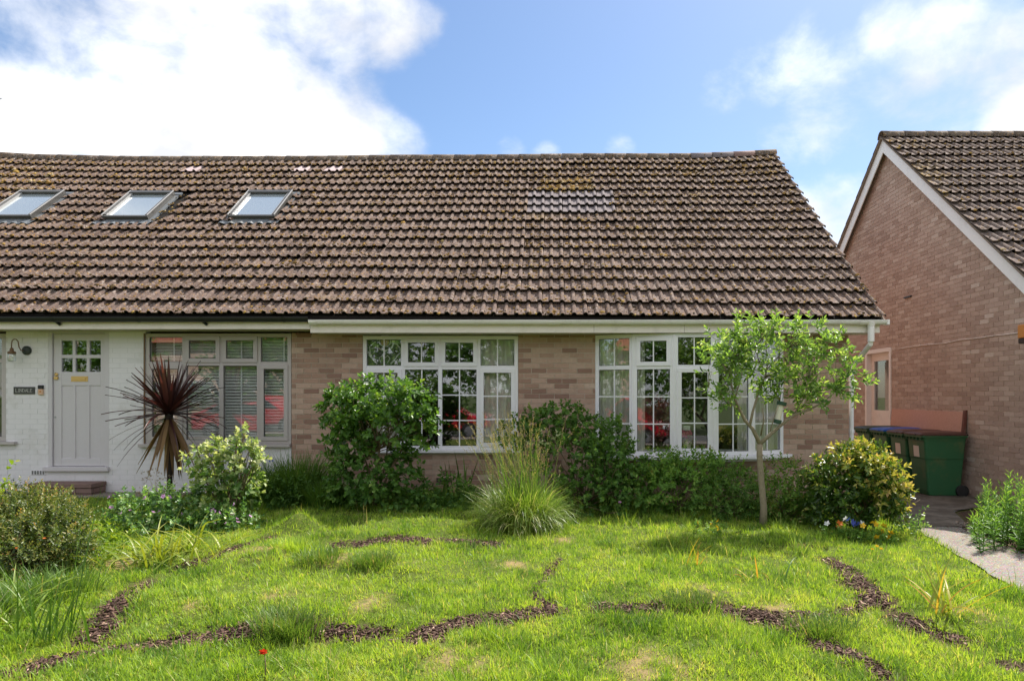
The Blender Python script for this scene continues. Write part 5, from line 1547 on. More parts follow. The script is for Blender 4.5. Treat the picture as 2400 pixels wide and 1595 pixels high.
# --- tall broad-leaved shrub before the middle window
t_ = thing('broad_leaf_shrub', 'tall broad leaved shrub with bare inner stems in front of the middle window', 'shrub', base(862, 8.5))
L_ = [lob(870, 925, 8.45, 95, 48), lob(795, 950, 8.45, 50, 45), lob(940, 935, 8.5, 50, 50), lob(960, 985, 8.5, 38, 50), lob(880, 985, 8.45, 85, 42), lob(810, 1020, 8.5, 52, 40), lob(775, 935, 8.5, 30, 28)]
o, P, _ = foliage('foliage', t_, M['lf_big'], L_, 430, 9, .085, .058, .15, 1.0, .45, 1.06, .3, .45, .2, .25, .3, droop=.25)
L2 = [lob(850, 1095, 8.4, 85, 55), lob(930, 1090, 8.45, 50, 60), lob(800, 1110, 8.4, 45, 50), lob(880, 1150, 8.35, 90, 35)]
foliage('foliage', t_, M['lf_dark'], L2, 330, 8, .07, .05, .13, 1.0, .4, 1.05, .12, .42, .18)
r = base(862, 8.5)
_P = P_
def P_(u, v, Y): return _P(u, v, Y - .3)
paths = [([r, P_(868, 1090, 8.8), P_(862, 1040, 8.75), P_(840, 960, 8.7)], .02, .008), ([r, P_(868, 1080, 8.75), P_(875, 1030, 8.7), P_(860, 950, 8.65)], .018, .007),
         ([r, P_(900, 1080, 8.8), P_(928, 1030, 8.8), P_(930, 960, 8.8)], .02, .008), ([r, P_(850, 1080, 8.9), P_(820, 1010, 8.9), P_(800, 940, 8.8)], .016, .006), ([r, P_(890, 1060, 8.95), P_(895, 990, 8.9), P_(890, 920, 8.8)], .016, .006)]
branches('stems', t_, M['twig'], paths, 6); P_ = _P; skeleton(t_, M['twig'], P_(865, 1040, 8.4), P, 40, .007, .002)

# --- dark rounded shrub between the windows
t_ = thing('dark_shrub', 'large dark green rounded shrub between the middle and bow windows', 'shrub', base(1340, 8.8))
L_ = [lob(1290, 975, 9.0, 70, 38), lob(1235, 985, 9.1, 55, 40), lob(1360, 1000, 8.9, 70, 45), lob(1400, 1010, 8.8, 50, 50), lob(1330, 1060, 8.75, 110, 65), lob(1410, 1080, 8.7, 65, 60), lob(1370, 1140, 8.6, 95, 60), lob(1440, 1140, 8.6, 50, 60), lob(1185, 1000, 9.1, 35, 40), lob(1300, 950, 9.05, 45, 22)]
o, P, _ = foliage('foliage', t_, M['lf_dark'], L_, 1050, 9, .055, .042, .10, 1.0, .45, 1.06, .08, .5, .2, .3)
skeleton(t_, M['twig'], base(1340, 8.85), P, 30, .012, .003)
o_, P2, _ = foliage('new_shoots', t_, M['lf_pale'], [lob(1265, 1010, 8.6, 50, 14, .06), lob(1235, 1022, 8.6, 22, 10, .05)], 16, 6, .04, .026, .07, 1, .3, 1, None, .75, .15)
for (u, v) in [(1428, 1160)]: flower(t_, P_(u, v - 3, 8.0), 'petal_mauve', .025)

# --- low shrubs under the bow window
t_ = thing('leafy_shrub', 'low mid green shrub under the left part of the bow window', 'shrub', base(1560, 8.7))
L_ = [lob(1530, 1075, 8.9, 60, 30), lob(1600, 1080, 8.9, 70, 32), lob(1560, 1120, 8.75, 90, 45), lob(1500, 1130, 8.7, 50, 50), lob(1660, 1085, 8.95, 50, 30)]
o, P, _ = foliage('foliage', t_, M['lf_mid'], L_, 520, 10, .062, .03, .16, .9, .45, 1.08, .08, .52, .2, .3, .45)
skeleton(t_, M['twig'], base(1560, 8.75), P, 26, .01, .002)
t_ = thing('small_leaf_shrub', 'fine leaved dense dark shrub left of the small tree trunk', 'shrub', base(1690, 8.5))
L_ = [lob(1680, 1140, 8.5, 75, 45), lob(1640, 1165, 8.4, 55, 35), lob(1725, 1150, 8.5, 40, 45), lob(1690, 1110, 8.7, 50, 30)]
o, P, _ = foliage('foliage', t_, M['lf_dark'], L_, 620, 10, .034, .02, .09, 1.0, .5, 1.05, .05, .55, .2, .25)
skeleton(t_, M['twig'], base(1690, 8.55), P, 20, .008, .002)
t_ = thing('mixed_undergrowth', 'bronze and green leafy perennial just right of the small tree trunk', 'plant', base(1815, 8.6))
L_ = [lob(1810, 1100, 8.8, 55, 35), lob(1800, 1150, 8.6, 60, 45), lob(1850, 1150, 8.6, 45, 50), lob(1820, 1185, 8.4, 60, 25)]
o, P, _ = foliage('foliage', t_, M['lf_mid'], L_, 420, 9, .05, .027, .16, .9, .4, 1.1, .05, .62, .28, .2, .5)
skeleton(t_, M['twig'], base(1815, 8.6), P, 22, .007, .002)

# --- yellow-tipped shrub by the path
t_ = thing('yellow_tipped_shrub', 'spreading shrub with yellow and cream shoot tips beside the concrete path', 'shrub', base(1985, 8.05))
L_ = [lob(1950, 1095, 8.05, 70, 45), lob(2010, 1085, 7.95, 45, 45), lob(1905, 1115, 8.2, 45, 50), lob(2020, 1140, 7.8, 52, 50), lob(1960, 1150, 7.9, 80, 48), lob(2062, 1150, 7.75, 22, 32), lob(1975, 1050, 8.05, 36, 20), lob(1895, 1160, 8.1, 40, 42)]
yl = px(0, 1075, 8)[2]
o, P, _ = foliage('foliage', t_, M['lf_yellow'], L_, 560, 9, .078, .038, .15, .8, .45, 1.05, .05, .24, .13, .25, .5, top=(pxz(1180, 8), pxz(1080, 8), .2), droop=.2)
foliage('shoot_tips', t_, M['lf_yellow'], [lob(2005, 1062, 7.85, 45, 24), lob(2030, 1095, 7.75, 38, 32), lob(2045, 1130, 7.68, 30, 34), lob(1960, 1045, 8.0, 36, 16), lob(1985, 1085, 7.7, 40, 24), lob(2066, 1150, 7.65, 18, 24)], 170, 8, .08, .036, .14, .8, .6, 1.15, .05, .62, .15, .3, .5, droop=.2)
skeleton(t_, M['twig'], base(1985, 8.1), P, 34, .011, .003)
branches('sprig', t_, M['twig'], [([P_(2070, 1190, 7.8), P_(2095, 1165, 7.8), P_(2120, 1150, 7.8)], .004, .002)], 5)
flower(t_, P_(2073, 1163, 7.7), 'petal_orange', .025)
t_ = thing('trailing_weed', 'small trailing weed at the edge of the path beyond the yellow tipped shrub', 'plant', base(2085, 7.75))
foliage('foliage', t_, M['lf_geran'], [lob(2085, 1215, 7.75, 35, 22), lob(2100, 1195, 7.75, 22, 22)], 45, 7, .05, .026, .12, .9, .3, 1.1, .0, .55)

# --- the small tree
tb = base(1758, 8.1)
t_ = thing('small_tree', 'small young tree with forked grey trunk and airy bright crown before the bow window', 'tree', tb)
def T_(u, v, Y=8.1): return px(u, v, Y)
fork = T_(1781, 1040)
tr = MB(); tr.tube([Vector(tb) - Vector((0, 0, .06)), T_(1790, 1190), T_(1783, 1110), T_(1780, 1065), fork], [.050, .041, .036, .036, .034], 10); 
tr.build('trunk', M['bark'], t_, True)
lim = [([fork, T_(1764, 1005), T_(1746, 985, 8.05), T_(1735, 962, 8.0), T_(1722, 935, 7.95), T_(1712, 890, 7.9)], .027, .010),
       ([fork, T_(1800, 1022), T_(1828, 998, 8.1), T_(1860, 972, 8.15), T_(1895, 960, 8.15), T_(1925, 945, 8.2), T_(1960, 915, 8.2)], .025, .008),
       ([T_(1757, 998, 8.07), T_(1764, 965, 8.1), T_(1776, 925, 8.15), T_(1792, 885, 8.2), T_(1800, 850, 8.2)], .018, .008),
       ([T_(1796, 870, 8.2), T_(1780, 850, 8.15), T_(1770, 815, 8.1)], .007, .004), ([T_(1797, 866, 8.2), T_(1820, 840, 8.25), T_(1845, 815, 8.2)], .007, .004),
       ([T_(1735, 962, 8.0), T_(1712, 945, 7.9), T_(1680, 925, 7.9), T_(1660, 905, 7.9)], .010, .003), ([T_(1783, 1020, 8.1), T_(1790, 985, 8.0), T_(1787, 955, 7.98)], .010, .007),
       ([T_(1805, 1010, 8.15), T_(1815, 975, 8.25), T_(1828, 940, 8.3)], .008, .004), ([T_(1860, 972, 8.15), T_(1885, 930, 8.1), T_(1895, 890, 8.1)], .009, .004), ([T_(1722, 935, 7.95), T_(1735, 890, 8.0), T_(1745, 850, 8.0)], .009, .004)]
branches('limbs', t_, M['bark'], lim, 7)
def tl(u, v, Y, ru, rv, ry=None): 
    q = px(u, v, Y); k = Y / F; return (q.x, q.y, q.z, ru * k, ry or (ru + rv) / 2 * k, rv * k)
L_ = [tl(1705, 815, 8.0, 55, 32), tl(1770, 790, 8.1, 60, 34), tl(1840, 785, 8.1, 52, 32), tl(1690, 860, 7.9, 42, 34), tl(1745, 840, 8.2, 52, 36), tl(1905, 790, 8.2, 36, 30), tl(1950, 820, 8.2, 34, 34), tl(1870, 850, 8.2, 58, 38),
      tl(1990, 850, 8.1, 26, 32), tl(1940, 880, 8.1, 48, 34), tl(1995, 905, 8.1, 34, 24), tl(1680, 915, 7.9, 34, 22), tl(1850, 910, 8.1, 48, 30), tl(1925, 930, 8.1, 42, 22), tl(1800, 880, 8.2, 40, 34), tl(1720, 930, 7.95, 26, 22), tl(1860, 950, 8.1, 28, 16)]
o, P, Dv = foliage('crown', t_, M['lf_tree'], L_, 390, 9, .09, .036, .17, .8, .25, 1.08, None, .5, .2, .35, .55, droop=.18)
paths = []
ends = [Vector(p[0][-1]) for p in lim] + [Vector(p[0][-2]) for p in lim]
for i in range(len(P)):
    e = Vector(P[i]); near = min(ends, key=lambda q: (q - e).length + (.3 if q.z > e.z + .1 else 0))
    if (near - e).length < .75 and i % 2 == 0:
        paths.append(([near, near.lerp(e, .5) + Vector((0, 0, .03)), e, e + Vector(Dv[i]).normalized() * .12], .0045, .0012))
branches('twigs', t_, M['bark'], paths, 4)

# --- purple cordyline
cy = 9.0
hd = px(396, 968, cy)
cb = (hd.x, cy, float(g(hd.x, cy)))
t_ = thing('cordyline', 'dark purple spiky cordyline with a skirt of dead straw coloured leaves', 'palm', cb)
b = MB(); b.tube([(hd.x + .012, cy, cb[2] - .05), (hd.x + .01, cy, cb[2] + .5), (hd.x, cy, hd.z - .02)], [.036, .034, .05], 10); b.build('trunk', M['trunk_dark'], t_, True)
def strap(parent, base_, heading, lean, L, W, curve, tint, mat, K=7, name='leaf'):
    V, Fc, T, _ = ribbons(np.array([base_]), np.array([heading]), np.array([lean]), np.array([L]), np.array([W]), np.array([curve]), np.array([tint]), K, .25)
    V = V.reshape(K + 1, 2, 3); mid = V.mean(1); up = np.array([0, 0, -.18 * W])
    V3 = np.stack([V[:, 0], mid + up, V[:, 1]], 1).reshape(-1, 3)
    q = []
    for i in range(K):
        q += [[3 * i, 3 * i + 1, 3 * i + 4, 3 * i + 3], [3 * i + 1, 3 * i + 2, 3 * i + 5, 3 * i + 4]]
    return link(name, np_mesh(name, V3, np.array(q), M[mat], np.full(len(V3), tint)), parent)
for k in range(112):
    f = k / 112
    lean = R(4 + 96 * f ** 1.12) + rng.normal(0, .06); ha = k * 2.399 + rng.normal(0, .55)
    strap(t_, (hd.x + .02 * math.cos(ha), cy + .02 * math.sin(ha), hd.z - .01 + .06 * (1 - f)), ha, lean, rng.uniform(.48, .84) * (1 if f > .1 else .9), rng.uniform(.042, .064), rng.uniform(-.05, .3) + .75 * f * rng.random() ** 2, float(np.clip(rng.beta(1.5, 2.2), 0, 1)), 'cordy')
for k in range(9):
    ha = rng.uniform(0, 6.28)
    strap(t_, (hd.x, cy, hd.z - .05), ha, R(rng.uniform(100, 125)), rng.uniform(.7, .95), .03, R(rng.uniform(5, 40)), .3, 'cordy')
for k in range(44):
    ha = rng.uniform(0, 6.28)
    strap(t_, (hd.x + .03 * math.cos(ha), cy + .03 * math.sin(ha), hd.z - .06), ha, R(rng.uniform(136, 172)), rng.uniform(.55, .92), rng.uniform(.045, .072), R(rng.uniform(-4, 10)), float(rng.random()), 'cordy_dead')

# --- pale-leaved shrub right of the cordyline
t_ = thing('pale_leaf_shrub', 'light green shrub with cream lit leaves on upright stems beside the cordyline', 'shrub', base(525, 7.8))
L_ = [lob(520, 1095, 7.8, 70, 42), lob(560, 1070, 7.8, 36, 45), lob(480, 1110, 7.7, 42, 42), lob(550, 1032, 7.8, 26, 30), lob(500, 1048, 7.8, 32, 22), lob(455, 1075, 7.7, 20, 26), lob(585, 1080, 7.8, 16, 36), lob(520, 1145, 7.7, 70, 32)]
o, P, _ = foliage('foliage', t_, M['lf_pale'], L_, 190, 8, .072, .056, .13, 1.0, .35, 1.05, .1, .36, .16, .25, .5, top=(pxz(1170, 7.8), pxz(1070, 7.8), .38), droop=.22)
P2 = []
for q_ in [lob(565, 990, 7.8, 10, 12, .05), lob(505, 1012, 7.8, 8, 10, .05), lob(545, 1015, 7.8, 10, 12, .05), lob(452, 1035, 7.7, 12, 10, .05), lob(580, 1020, 7.8, 14, 12, .06), lob(475, 1030, 7.7, 14, 10, .06), lob(590, 1050, 7.75, 14, 12, .06)]:
    o, P3, _ = foliage('top_shoot', t_, M['lf_pale'], [q_[:3] + (.012, .012, .012)], 4, 6, .062, .045, .10, 1, .2, 1, None, .68, .15, up=.9); P2.append(P3)
P2 = np.concatenate(P2)
skeleton(t_, M['twig'], base(525, 7.8), np.concatenate([P2, P[:20]]), 40, .008, .003, kink=.05)

# --- geraniums with mauve flowers, in two clumps
for (lbl, bu, L_, fl) in [('wide mound of hardy geranium with mauve flowers in front of the cordyline', 350, [lob(330, 1168, 7.5, 75, 32), lob(290, 1195, 7.4, 50, 32), lob(400, 1185, 7.4, 60, 38), lob(370, 1212, 7.25, 80, 28), lob(385, 1150, 7.6, 45, 24)],
                          [(252, 1150), (256, 1174), (272, 1188), (302, 1180), (243, 1204), (318, 1158), (335, 1152), (368, 1184), (376, 1148), (390, 1150), (418, 1190), (352, 1185), (280, 1187), (420, 1236), (412, 1205)]),
                         ('smaller clump of mauve flowered geranium below the pale leaved shrub', 525, [lob(510, 1198, 7.4, 55, 30), lob(550, 1203, 7.4, 40, 30), lob(475, 1205, 7.35, 45, 30), lob(530, 1222, 7.25, 60, 22)],
                          [(490, 1180), (505, 1186), (535, 1190), (545, 1200), (576, 1194), (548, 1208), (492, 1208), (540, 1166), (522, 1212), (497, 1184)])]:
    t_ = thing('geranium', lbl, 'plant', base(bu, 7.4), 'hardy geraniums with mauve flowers')
    foliage('foliage', t_, M['lf_geran'], L_, 330 if bu < 400 else 220, 8, .05, .04, .11, 1.0, .45, 1.08, .03, .48, .22, .2)
    st_ = []
    for (u, v) in fl:
        q = P_(u, v, 7.1 + rng.uniform(0, .25)); flower(t_, q + Vector((0, 0, .025)), 'petal_mauve', .026, (rng.uniform(.5, 1.3), rng.uniform(-.4, .4), rng.uniform(0, 6)))
        st_.append(([q + Vector((rng.normal(0, .03), .05, -.22)), q + Vector((0, .01, -.08)), q], .003, .002))
    stalks(t_, M['lf_mid'], st_)
# --- dry seedheads
t_ = thing('dry_seedheads', 'dry tan seedheads on thin stalks at the foot of the cordyline', 'plant', base(350, 8.7))
hs_ = [P_(u, v, 8.6) for u, v in [(338, 1085), (352, 1092), (362, 1085), (345, 1105), (376, 1098), (330, 1130), (352, 1135), (368, 1128), (318, 1135), (420, 1130), (412, 1145), (395, 1115), (385, 1135)]]
stalks(t_, M['tube'], [([Vector(base(362, 8.7)), Vector(base(362, 8.7)).lerp(q, .6) + Vector((rng.normal(0, .03), 0, .04)), q], .004, .002) for q in hs_], 4)
foliage('seedhead', t_, M['dry'], [(q.x, q.y, q.z, .06, .05, .05) for q in hs_], 120, 6, .016, .012, .03, 1, .2, 1.2, None, .5, .3)

# --- bronze small-leaved shrub, left foreground
t_ = thing('small_leaved_bush', 'rounded bronze green bush of tiny glossy leaves in the left foreground', 'shrub', base(75, 6.0))
L_ = [lob(70, 1180, 6.1, 80, 38), lob(25, 1215, 6.0, 65, 55), lob(120, 1215, 6.0, 65, 45), lob(75, 1250, 5.8, 100, 55), lob(150, 1250, 5.95, 42, 42), lob(30, 1290, 5.7, 65, 45), lob(105, 1160, 6.2, 45, 18), lob(-40, 1230, 6.0, 60, 70), lob(165, 1195, 6.1, 26, 22), lob(50, 1140, 6.15, 22, 16), lob(185, 1265, 5.9, 20, 24), lob(130, 1150, 6.2, 18, 14)]
o, P, _ = foliage('foliage', t_, M['lf_small'], L_, 1750, 11, .036, .015, .13, .85, .5, 1.16, .06, .44, .2, .35, .5, top=(.55, .95, .18))
skeleton(t_, M['twig'], base(75, 6.0), P, 60, .009, .002)
for (u, v) in [(102, 1240), (38, 1262)]:
    flower(t_, P_(u, v, 5.6), 'petal_orange', .016)
# --- lime sprigs at the picture edge
t_ = thing('lime_sprig', 'tall sprig of lime yellow leaves at the left edge above the bronze bush', 'plant', base(-15, 6.2))
L_ = [lob(2, 1120, 6.2, 14, 24, .08), lob(15, 1090, 6.2, 8, 12, .05), lob(-8, 1150, 6.2, 22, 28, .12), lob(8, 1185, 6.1, 24, 24, .12), lob(-5, 1230, 6.0, 25, 40, .15), lob(20, 1080, 6.2, 8, 8, .04)]
o, P, _ = foliage('foliage', t_, M['lf_lime'], L_, 60, 6, .06, .034, .09, 1, .2, 1.1, .05, .6, .2)
skeleton(t_, M['twig'], base(-15, 6.2), P, 14, .006, .002)
t_ = thing('edge_weeds', 'lush mixed weeds along the left edge below the bronze bush', 'plant', base(40, 5.0))
foliage('foliage', t_, M['lf_lime'], [lob(20, 1385, 5.1, 60, 25), lob(90, 1375, 5.2, 60, 22), lob(45, 1425, 4.8, 60, 25), lob(150, 1365, 5.3, 45, 18), lob(-20, 1440, 4.7, 50, 30)], 230, 7, .05, .024, .10, 1, .3, 1.15, .01, .3, .2)
tuft('blades', t_, M['longgrass'], [(*base(30, 4.9), 1), (*base(100, 5.1), 1), (*base(160, 5.2), .8), (*base(-10, 4.6), 1)], 900, .22, (.12, .34), .008, (.1, .8), (.2, 1.3), .5, .2, 4)
# --- low leafy weeds between bush and geraniums
t_ = thing('leafy_weeds', 'patch of bright green broad leaved weeds right of the bronze bush', 'plant', base(230, 6.6))
foliage('foliage', t_, M['lf_lime'], [lob(215, 1240, 6.9, 40, 24), lob(250, 1265, 6.6, 45, 26), lob(200, 1285, 6.2, 45, 30), lob(235, 1225, 7.1, 32, 22), lob(275, 1250, 6.8, 28, 22), lob(190, 1320, 5.9, 45, 25), lob(240, 1300, 6.2, 35, 20)], 260, 7, .055, .03, .09, 1, .3, 1.1, .02, .38, .2)

# --- ornamental grass fountain
t_ = thing('ornamental_grass', 'big fountain of ornamental grass with tall seed stalks in front of the dark shrub', 'grass clump', base(1205, 7.65))
q = base(1205, 7.65)
tuft('leaves', t_, M['tuftgrass'], [(q[0], q[1], q[2], 1), (q[0] - .12, q[1], q[2], .7), (q[0] + .13, q[1], q[2], .7)], 2100, .2, (.32, .80), .0078, (.02, .75), (.5, 2.8), .52, .26, 7)
tuft('drooping_leaves', t_, M['tuftgrass'], [(q[0], q[1] - .08, q[2], 1)], 560, .24, (.35, .66), .0085, (.3, .95), (1.1, 2.4), .74, .24, 7)
N = 200
cs = np.tile(np.array(q), (N, 1)) + np.stack([rng.normal(0, .13, N), rng.normal(0, .1, N), np.zeros(N)], 1)
hdg = rng.uniform(0, 6.28, N); hdg = np.where(rng.random(N) < .55, rng.normal(2.9, .7, N), hdg)
V, Fc, T, PT = ribbons(cs, hdg, rng.uniform(.02, .36, N), rng.uniform(.7, 1.35, N), np.full(N, .0085), rng.uniform(.05, .55, N), np.clip(rng.normal(.52, .2, N), 0, 1), 6, .4)
link('seed_stalks', np_mesh('seed_stalks', V, Fc, M['longgrass'], T), t_)
tip = PT[-1]; pre = PT[-2]
dd = norm(tip - pre)
k = 12
tt = np.linspace(-.16, .02, k)
c = (tip[:, None] + dd[:, None] * tt[None, :, None] + rng.normal(0, .004, (N, k, 3))).reshape(-1, 3)
a_ = np.repeat(dd, k, 0) + rng.normal(0, .3, (N * k, 3))
V, Fc, T = leaf_arrays(c, a_, rnd_unit(N * k), np.full(N * k, .022), np.full(N * k, .006), np.clip(rng.normal(.5, .25, N * k), 0, 1))
link('seed_heads', np_mesh('seed_heads', V, Fc, M['seed'], T), t_)

# --- iris leaves by the air brick
t_ = thing('iris_clump', 'upright sword leaves against the brick below the middle window', 'plant', base(1045, 9.3))
for k in range(16):
    u = rng.uniform(1015, 1078); bq = base(u, rng.uniform(9.1, 9.4))
    strap(t_, bq, rng.uniform(0, 6.28), rng.uniform(.02, .3), rng.uniform(.35, .72), .032, rng.uniform(.05, .5), float(rng.uniform(.1, .6)), 'longgrass')

# --- long dark grass of the bed, left of the tall shrub, in countable clumps
for (u, Y, n, r, l0, l1, lbl) in [(610, 8.7, 900, .25, .3, .7, 'clump of long dark grass in shade right of the pale leaved shrub'), (690, 8.9, 1100, .3, .35, .85, 'tallest clump of long grass at the brick pier left of the tall shrub'),
                                   (750, 8.5, 650, .22, .25, .5, 'low grass clump at the left foot of the tall broad leaved shrub')]:
    bq = base(u, Y); t_ = thing('long_grass', lbl, 'grass clump', bq, 'long grass clumps in the bed')
    tuft('blades', t_, M['longgrass'], [(bq[0], bq[1], bq[2], 1)], n, r, (l0, l1), .011, (.05, .55), (.2, 1.2), .36, .2, 5)
for k in range(6):
    q = P_(rng.uniform(590, 640), rng.uniform(1060, 1090), 8.5); flower(t_, q, 'petal_blue', .016)
t_ = thing('hosta_leaves', 'low dark leafy plants in shade between the tall shrub and the ornamental grass', 'plant', base(1030, 8.7))
foliage('foliage', t_, M['lf_dark'], [lob(1030, 1145, 8.8, 60, 45), lob(1080, 1160, 8.7, 45, 40), lob(970, 1170, 8.5, 60, 30), lob(1010, 1180, 8.5, 60, 22)], 300, 7, .07, .04, .12, 1, .4, 1.05, .05, .45, .2)
t_ = thing('shade_plants', 'dark leafy ground plants in shade at the left foot of the tall shrub', 'plant', base(680, 8.6))
foliage('foliage', t_, M['lf_dark'], [lob(640, 1135, 8.6, 50, 42), lob(700, 1140, 8.6, 55, 42), lob(750, 1160, 8.5, 45, 30), lob(600, 1155, 8.5, 40, 32)], 330, 7, .06, .022, .16, .8, .4, 1.1, .05, .42, .2)

# --- right-hand bed by the path
t_ = thing('willowy_plant', 'upright bright green plants with narrow leaves in the bed right of the path', 'plant', base(2330, 7.4))
P0 = []
for k in range(64):
    u = rng.uniform(2250, 2430); Y = rng.uniform(6.7, 8.0); bq = base(u, Y); P0.append((bq[0], bq[1], bq[2], rng.uniform(.42, .80) * (1 if u > 2290 else .65)))
P0 = np.array(P0)
paths = []; cc, aa, nn, ll, ww, tt_ = [], [], [], [], [], []
for p0 in P0:
    dv = norm(np.array([[rng.normal(0, .12), rng.normal(0, .12), 1.0]]))
    c, a_, n_, l, w_, t2 = sprigs(np.array([p0[:3]]), dv, p0[3], 46, .095, .017, 1.15, 0.0, .4)
    cc.append(c); aa.append(a_); nn.append(n_); ll.append(l); ww.append(w_); tt_.append(t2)
    e = p0[:3] + dv[0] * p0[3]; paths.append(([Vector(p0[:3]), Vector((p0[:3] + e) / 2), Vector(e)], .005, .003))
c, a_, n_, l, w_, t2 = (np.concatenate(q) for q in (cc, aa, nn, ll, ww, tt_))
V, Fc, T = leaf_arrays(c, a_, n_, l, w_, np.clip(.15 + .6 * t2 + rng.normal(0, .15, len(c)), 0, 1), .1, .15)
link('foliage', np_mesh('foliage', V, Fc, M['lf_gold'], T), t_)
branches('stems', t_, M['lf_mid'], paths, 5)

# --- clumps in the lawn
def strapclump(name, label, u, v, n, L, W, mat, lean=(.1, .8), curve=(.2, 1.2), tints=(.2, .9), cat='plant', group=None, sp=.06):
    q = G(u * S, v * S, g); t_ = thing(name, label, cat, tuple(q), group)
    for k in range(n):
        a = rng.uniform(0, 6.28)
        strap(t_, (q.x + rng.normal(0, sp), q.y + rng.normal(0, sp), q.z - .02), a, rng.uniform(*lean), rng.uniform(*L), W * rng.uniform(.7, 1.2), rng.uniform(*curve), float(rng.uniform(*tints)), mat)
    return t_
strapclump('yellowing_strap_plant', 'clump of yellowing strap leaves in the grass left of the concrete path', 2175, 1412, 20, (.28, .55), .022, 'strap_yellow', (.15, .9), (.1, 1.4), (.05, .95))
strapclump('orange_blade_tuft', 'few upright orange tinted blades in the lawn below the buttercups', 1600, 1300, 9, (.18, .36), .014, 'strap_yellow', (.1, .6), (.1, .6), (.3, 1))
strapclump('orange_blade_tuft', 'orange tipped blades lying in the lawn in front of the small tree', 1735, 1330, 7, (.18, .32), .014, 'strap_yellow', (.4, 1.2), (.2, .9), (.4, 1))
strapclump('arching_blade', 'single dark arching leaf in the lawn right of the middle', 1810, 1345, 2, (.4, .48), .012, 'longgrass', (.3, .6), (1.0, 1.6), (.1, .3), sp=.02)
strapclump('bulb_leaves', 'dark upright bulb leaves in the left foreground beside the bark trail', 120, 1478, 26, (.3, .62), .016, 'longgrass', (.05, .75), (.05, .5), (.05, .5), sp=.09)
strapclump('bulb_leaves', 'arching pale strap leaves at the lower left edge of the lawn', 30, 1440, 30, (.35, .6), .018, 'tuftgrass', (.3, 1.0), (.6, 1.7), (.3, .95), sp=.16)
strapclump('daylily', 'floppy yellow green daylily clump below the geraniums', 385, 1285, 95, (.3, .58), .022, 'strap_yellow', (.2, 1.1), (.5, 1.6), (.0, .42), sp=.2)
strapclump('long_stalks', 'long bare stalks leaning right across the bark trail on the left', 118, 1470, 8, (.75, 1.2), .009, 'longgrass', (.1, .9), (.0, .15), (.05, .4), sp=.05)
strapclump('tan_stalk', 'thin tan flower stalk standing in shade in front of the tall shrub', 840, 1205, 4, (.2, .32), .006, 'seed', (.0, .25), (.0, .3), (.2, .8), sp=.03)
strapclump('blade_tuft', 'green blade tuft at the lawn edge under the small tree', 1850, 1275, 46, (.14, .3), .010, 'tuftgrass', (.05, .6), (.1, .8), (.1, .9), sp=.05)
strapclump('flowering_rush', 'single thin dark stalk standing in the middle of the lawn', 1112, 1415, 2, (.3, .42), .007, 'longgrass', (.0, .08), (.0, .1), (.1, .3), sp=.01)
for (lbl, u, v, n, l0, l1) in [('bright tufted hummock of grass at the back of the lawn', 690, 1222, 950, .06, .17), ('dark green grass tuft left of the straw patches', 860, 1300, 500, .08, .2), ('dark coarse grass tuft beside the lower left bark trail', 660, 1452, 850, .08, .22),
                               ('rounded sage tinted weed in the lawn left of the small tree', 1412, 1262, 420, .04, .1), ('coarse grass tuft behind the bark trail right of the middle', 1590, 1395, 600, .06, .16), ('tuft of long grass beside the curving centre trail', 740, 1290, 420, .08, .2), ('grass tuft on the lower lawn beside the right bark trail', 1900, 1460, 420, .08, .2)]:
    q = G(u * S, v * S, g); t_ = thing('grass_tuft', lbl, 'grass clump', tuple(q), 'grass tufts in the lawn')
    tuft('blades', t_, M['grass'] if 'hummock' in lbl else M['longgrass'], [(q.x, q.y, q.z, 1), (q.x - .1, q.y + .03, float(g(q.x - .1, q.y + .03)), .6), (q.x + .1, q.y, float(g(q.x + .1, q.y)), .6)], n, .14, (l0, l1), .006, (.1, .8), (.2, 1.2), .5 if 'hummock' in lbl else .62, .18, 3)
# buttercups and pansies
def flowers_at(name, label, pts, mat, Yb, r=.026, leafy=True, cat='flowers', group=None, stalk=.16):
    q0 = P_(*pts[0], Yb); t_ = thing(name, label, cat, (q0.x, Yb, float(g(q0.x, Yb))), group)
    st_ = []
    for (u, v) in pts:
        Y = Yb + rng.uniform(-.12, .12); q = P_(u, v, Y); flower(t_, q, mat if isinstance(mat, str) else random.choice(mat), r, (rng.uniform(.5, 1.3), rng.uniform(-.4, .4), rng.uniform(0, 6)))
        gz_ = float(g(q.x, Y)); st_.append(([Vector((q.x + rng.normal(0, .02), Y + .03, max(gz_, q.z - stalk))), Vector((q.x, Y + .012, (gz_ + q.z) / 2)), q], .003, .002))
    stalks(t_, M['lf_mid'], st_)
    if leafy:
        lo = [(P_(u, v, Yb).x, Yb, float(g(P_(u, v, Yb).x, Yb)) + .05, .07, .07, .05) for u, v in pts]
        foliage('foliage', t_, M['lf_mid'], lo, 10 * len(pts), 6, .035, .02, .06, 1, .2, 1.1, .0, .5, .2)
    return t_
flowers_at('buttercup', 'tall yellow buttercups at the lawn edge left of the small tree trunk', [(1606, 1203), (1641, 1207), (1654, 1200), (1650, 1213), (1657, 1219)], 'petal_yellow', 7.5, .028)
flowers_at('pansy', 'orange pansies at the lawn edge under the yellow tipped shrub', [(1934, 1206), (1933, 1216), (1948, 1225)], 'petal_orange', 7.35, .042)
flowers_at('pansy', 'blue and white pansies between the orange and yellow flowers', [(1955, 1198), (1962, 1202), (1970, 1206), (1978, 1208), (1985, 1206)], ['petal_blue', 'petal_blue', 'petal_blue', 'petal_white'], 7.35, .04)
flowers_at('pansy', 'single white pansy left of the orange pansies', [(1906, 1206), (1949, 1195)], 'petal_white', 7.35, .036)
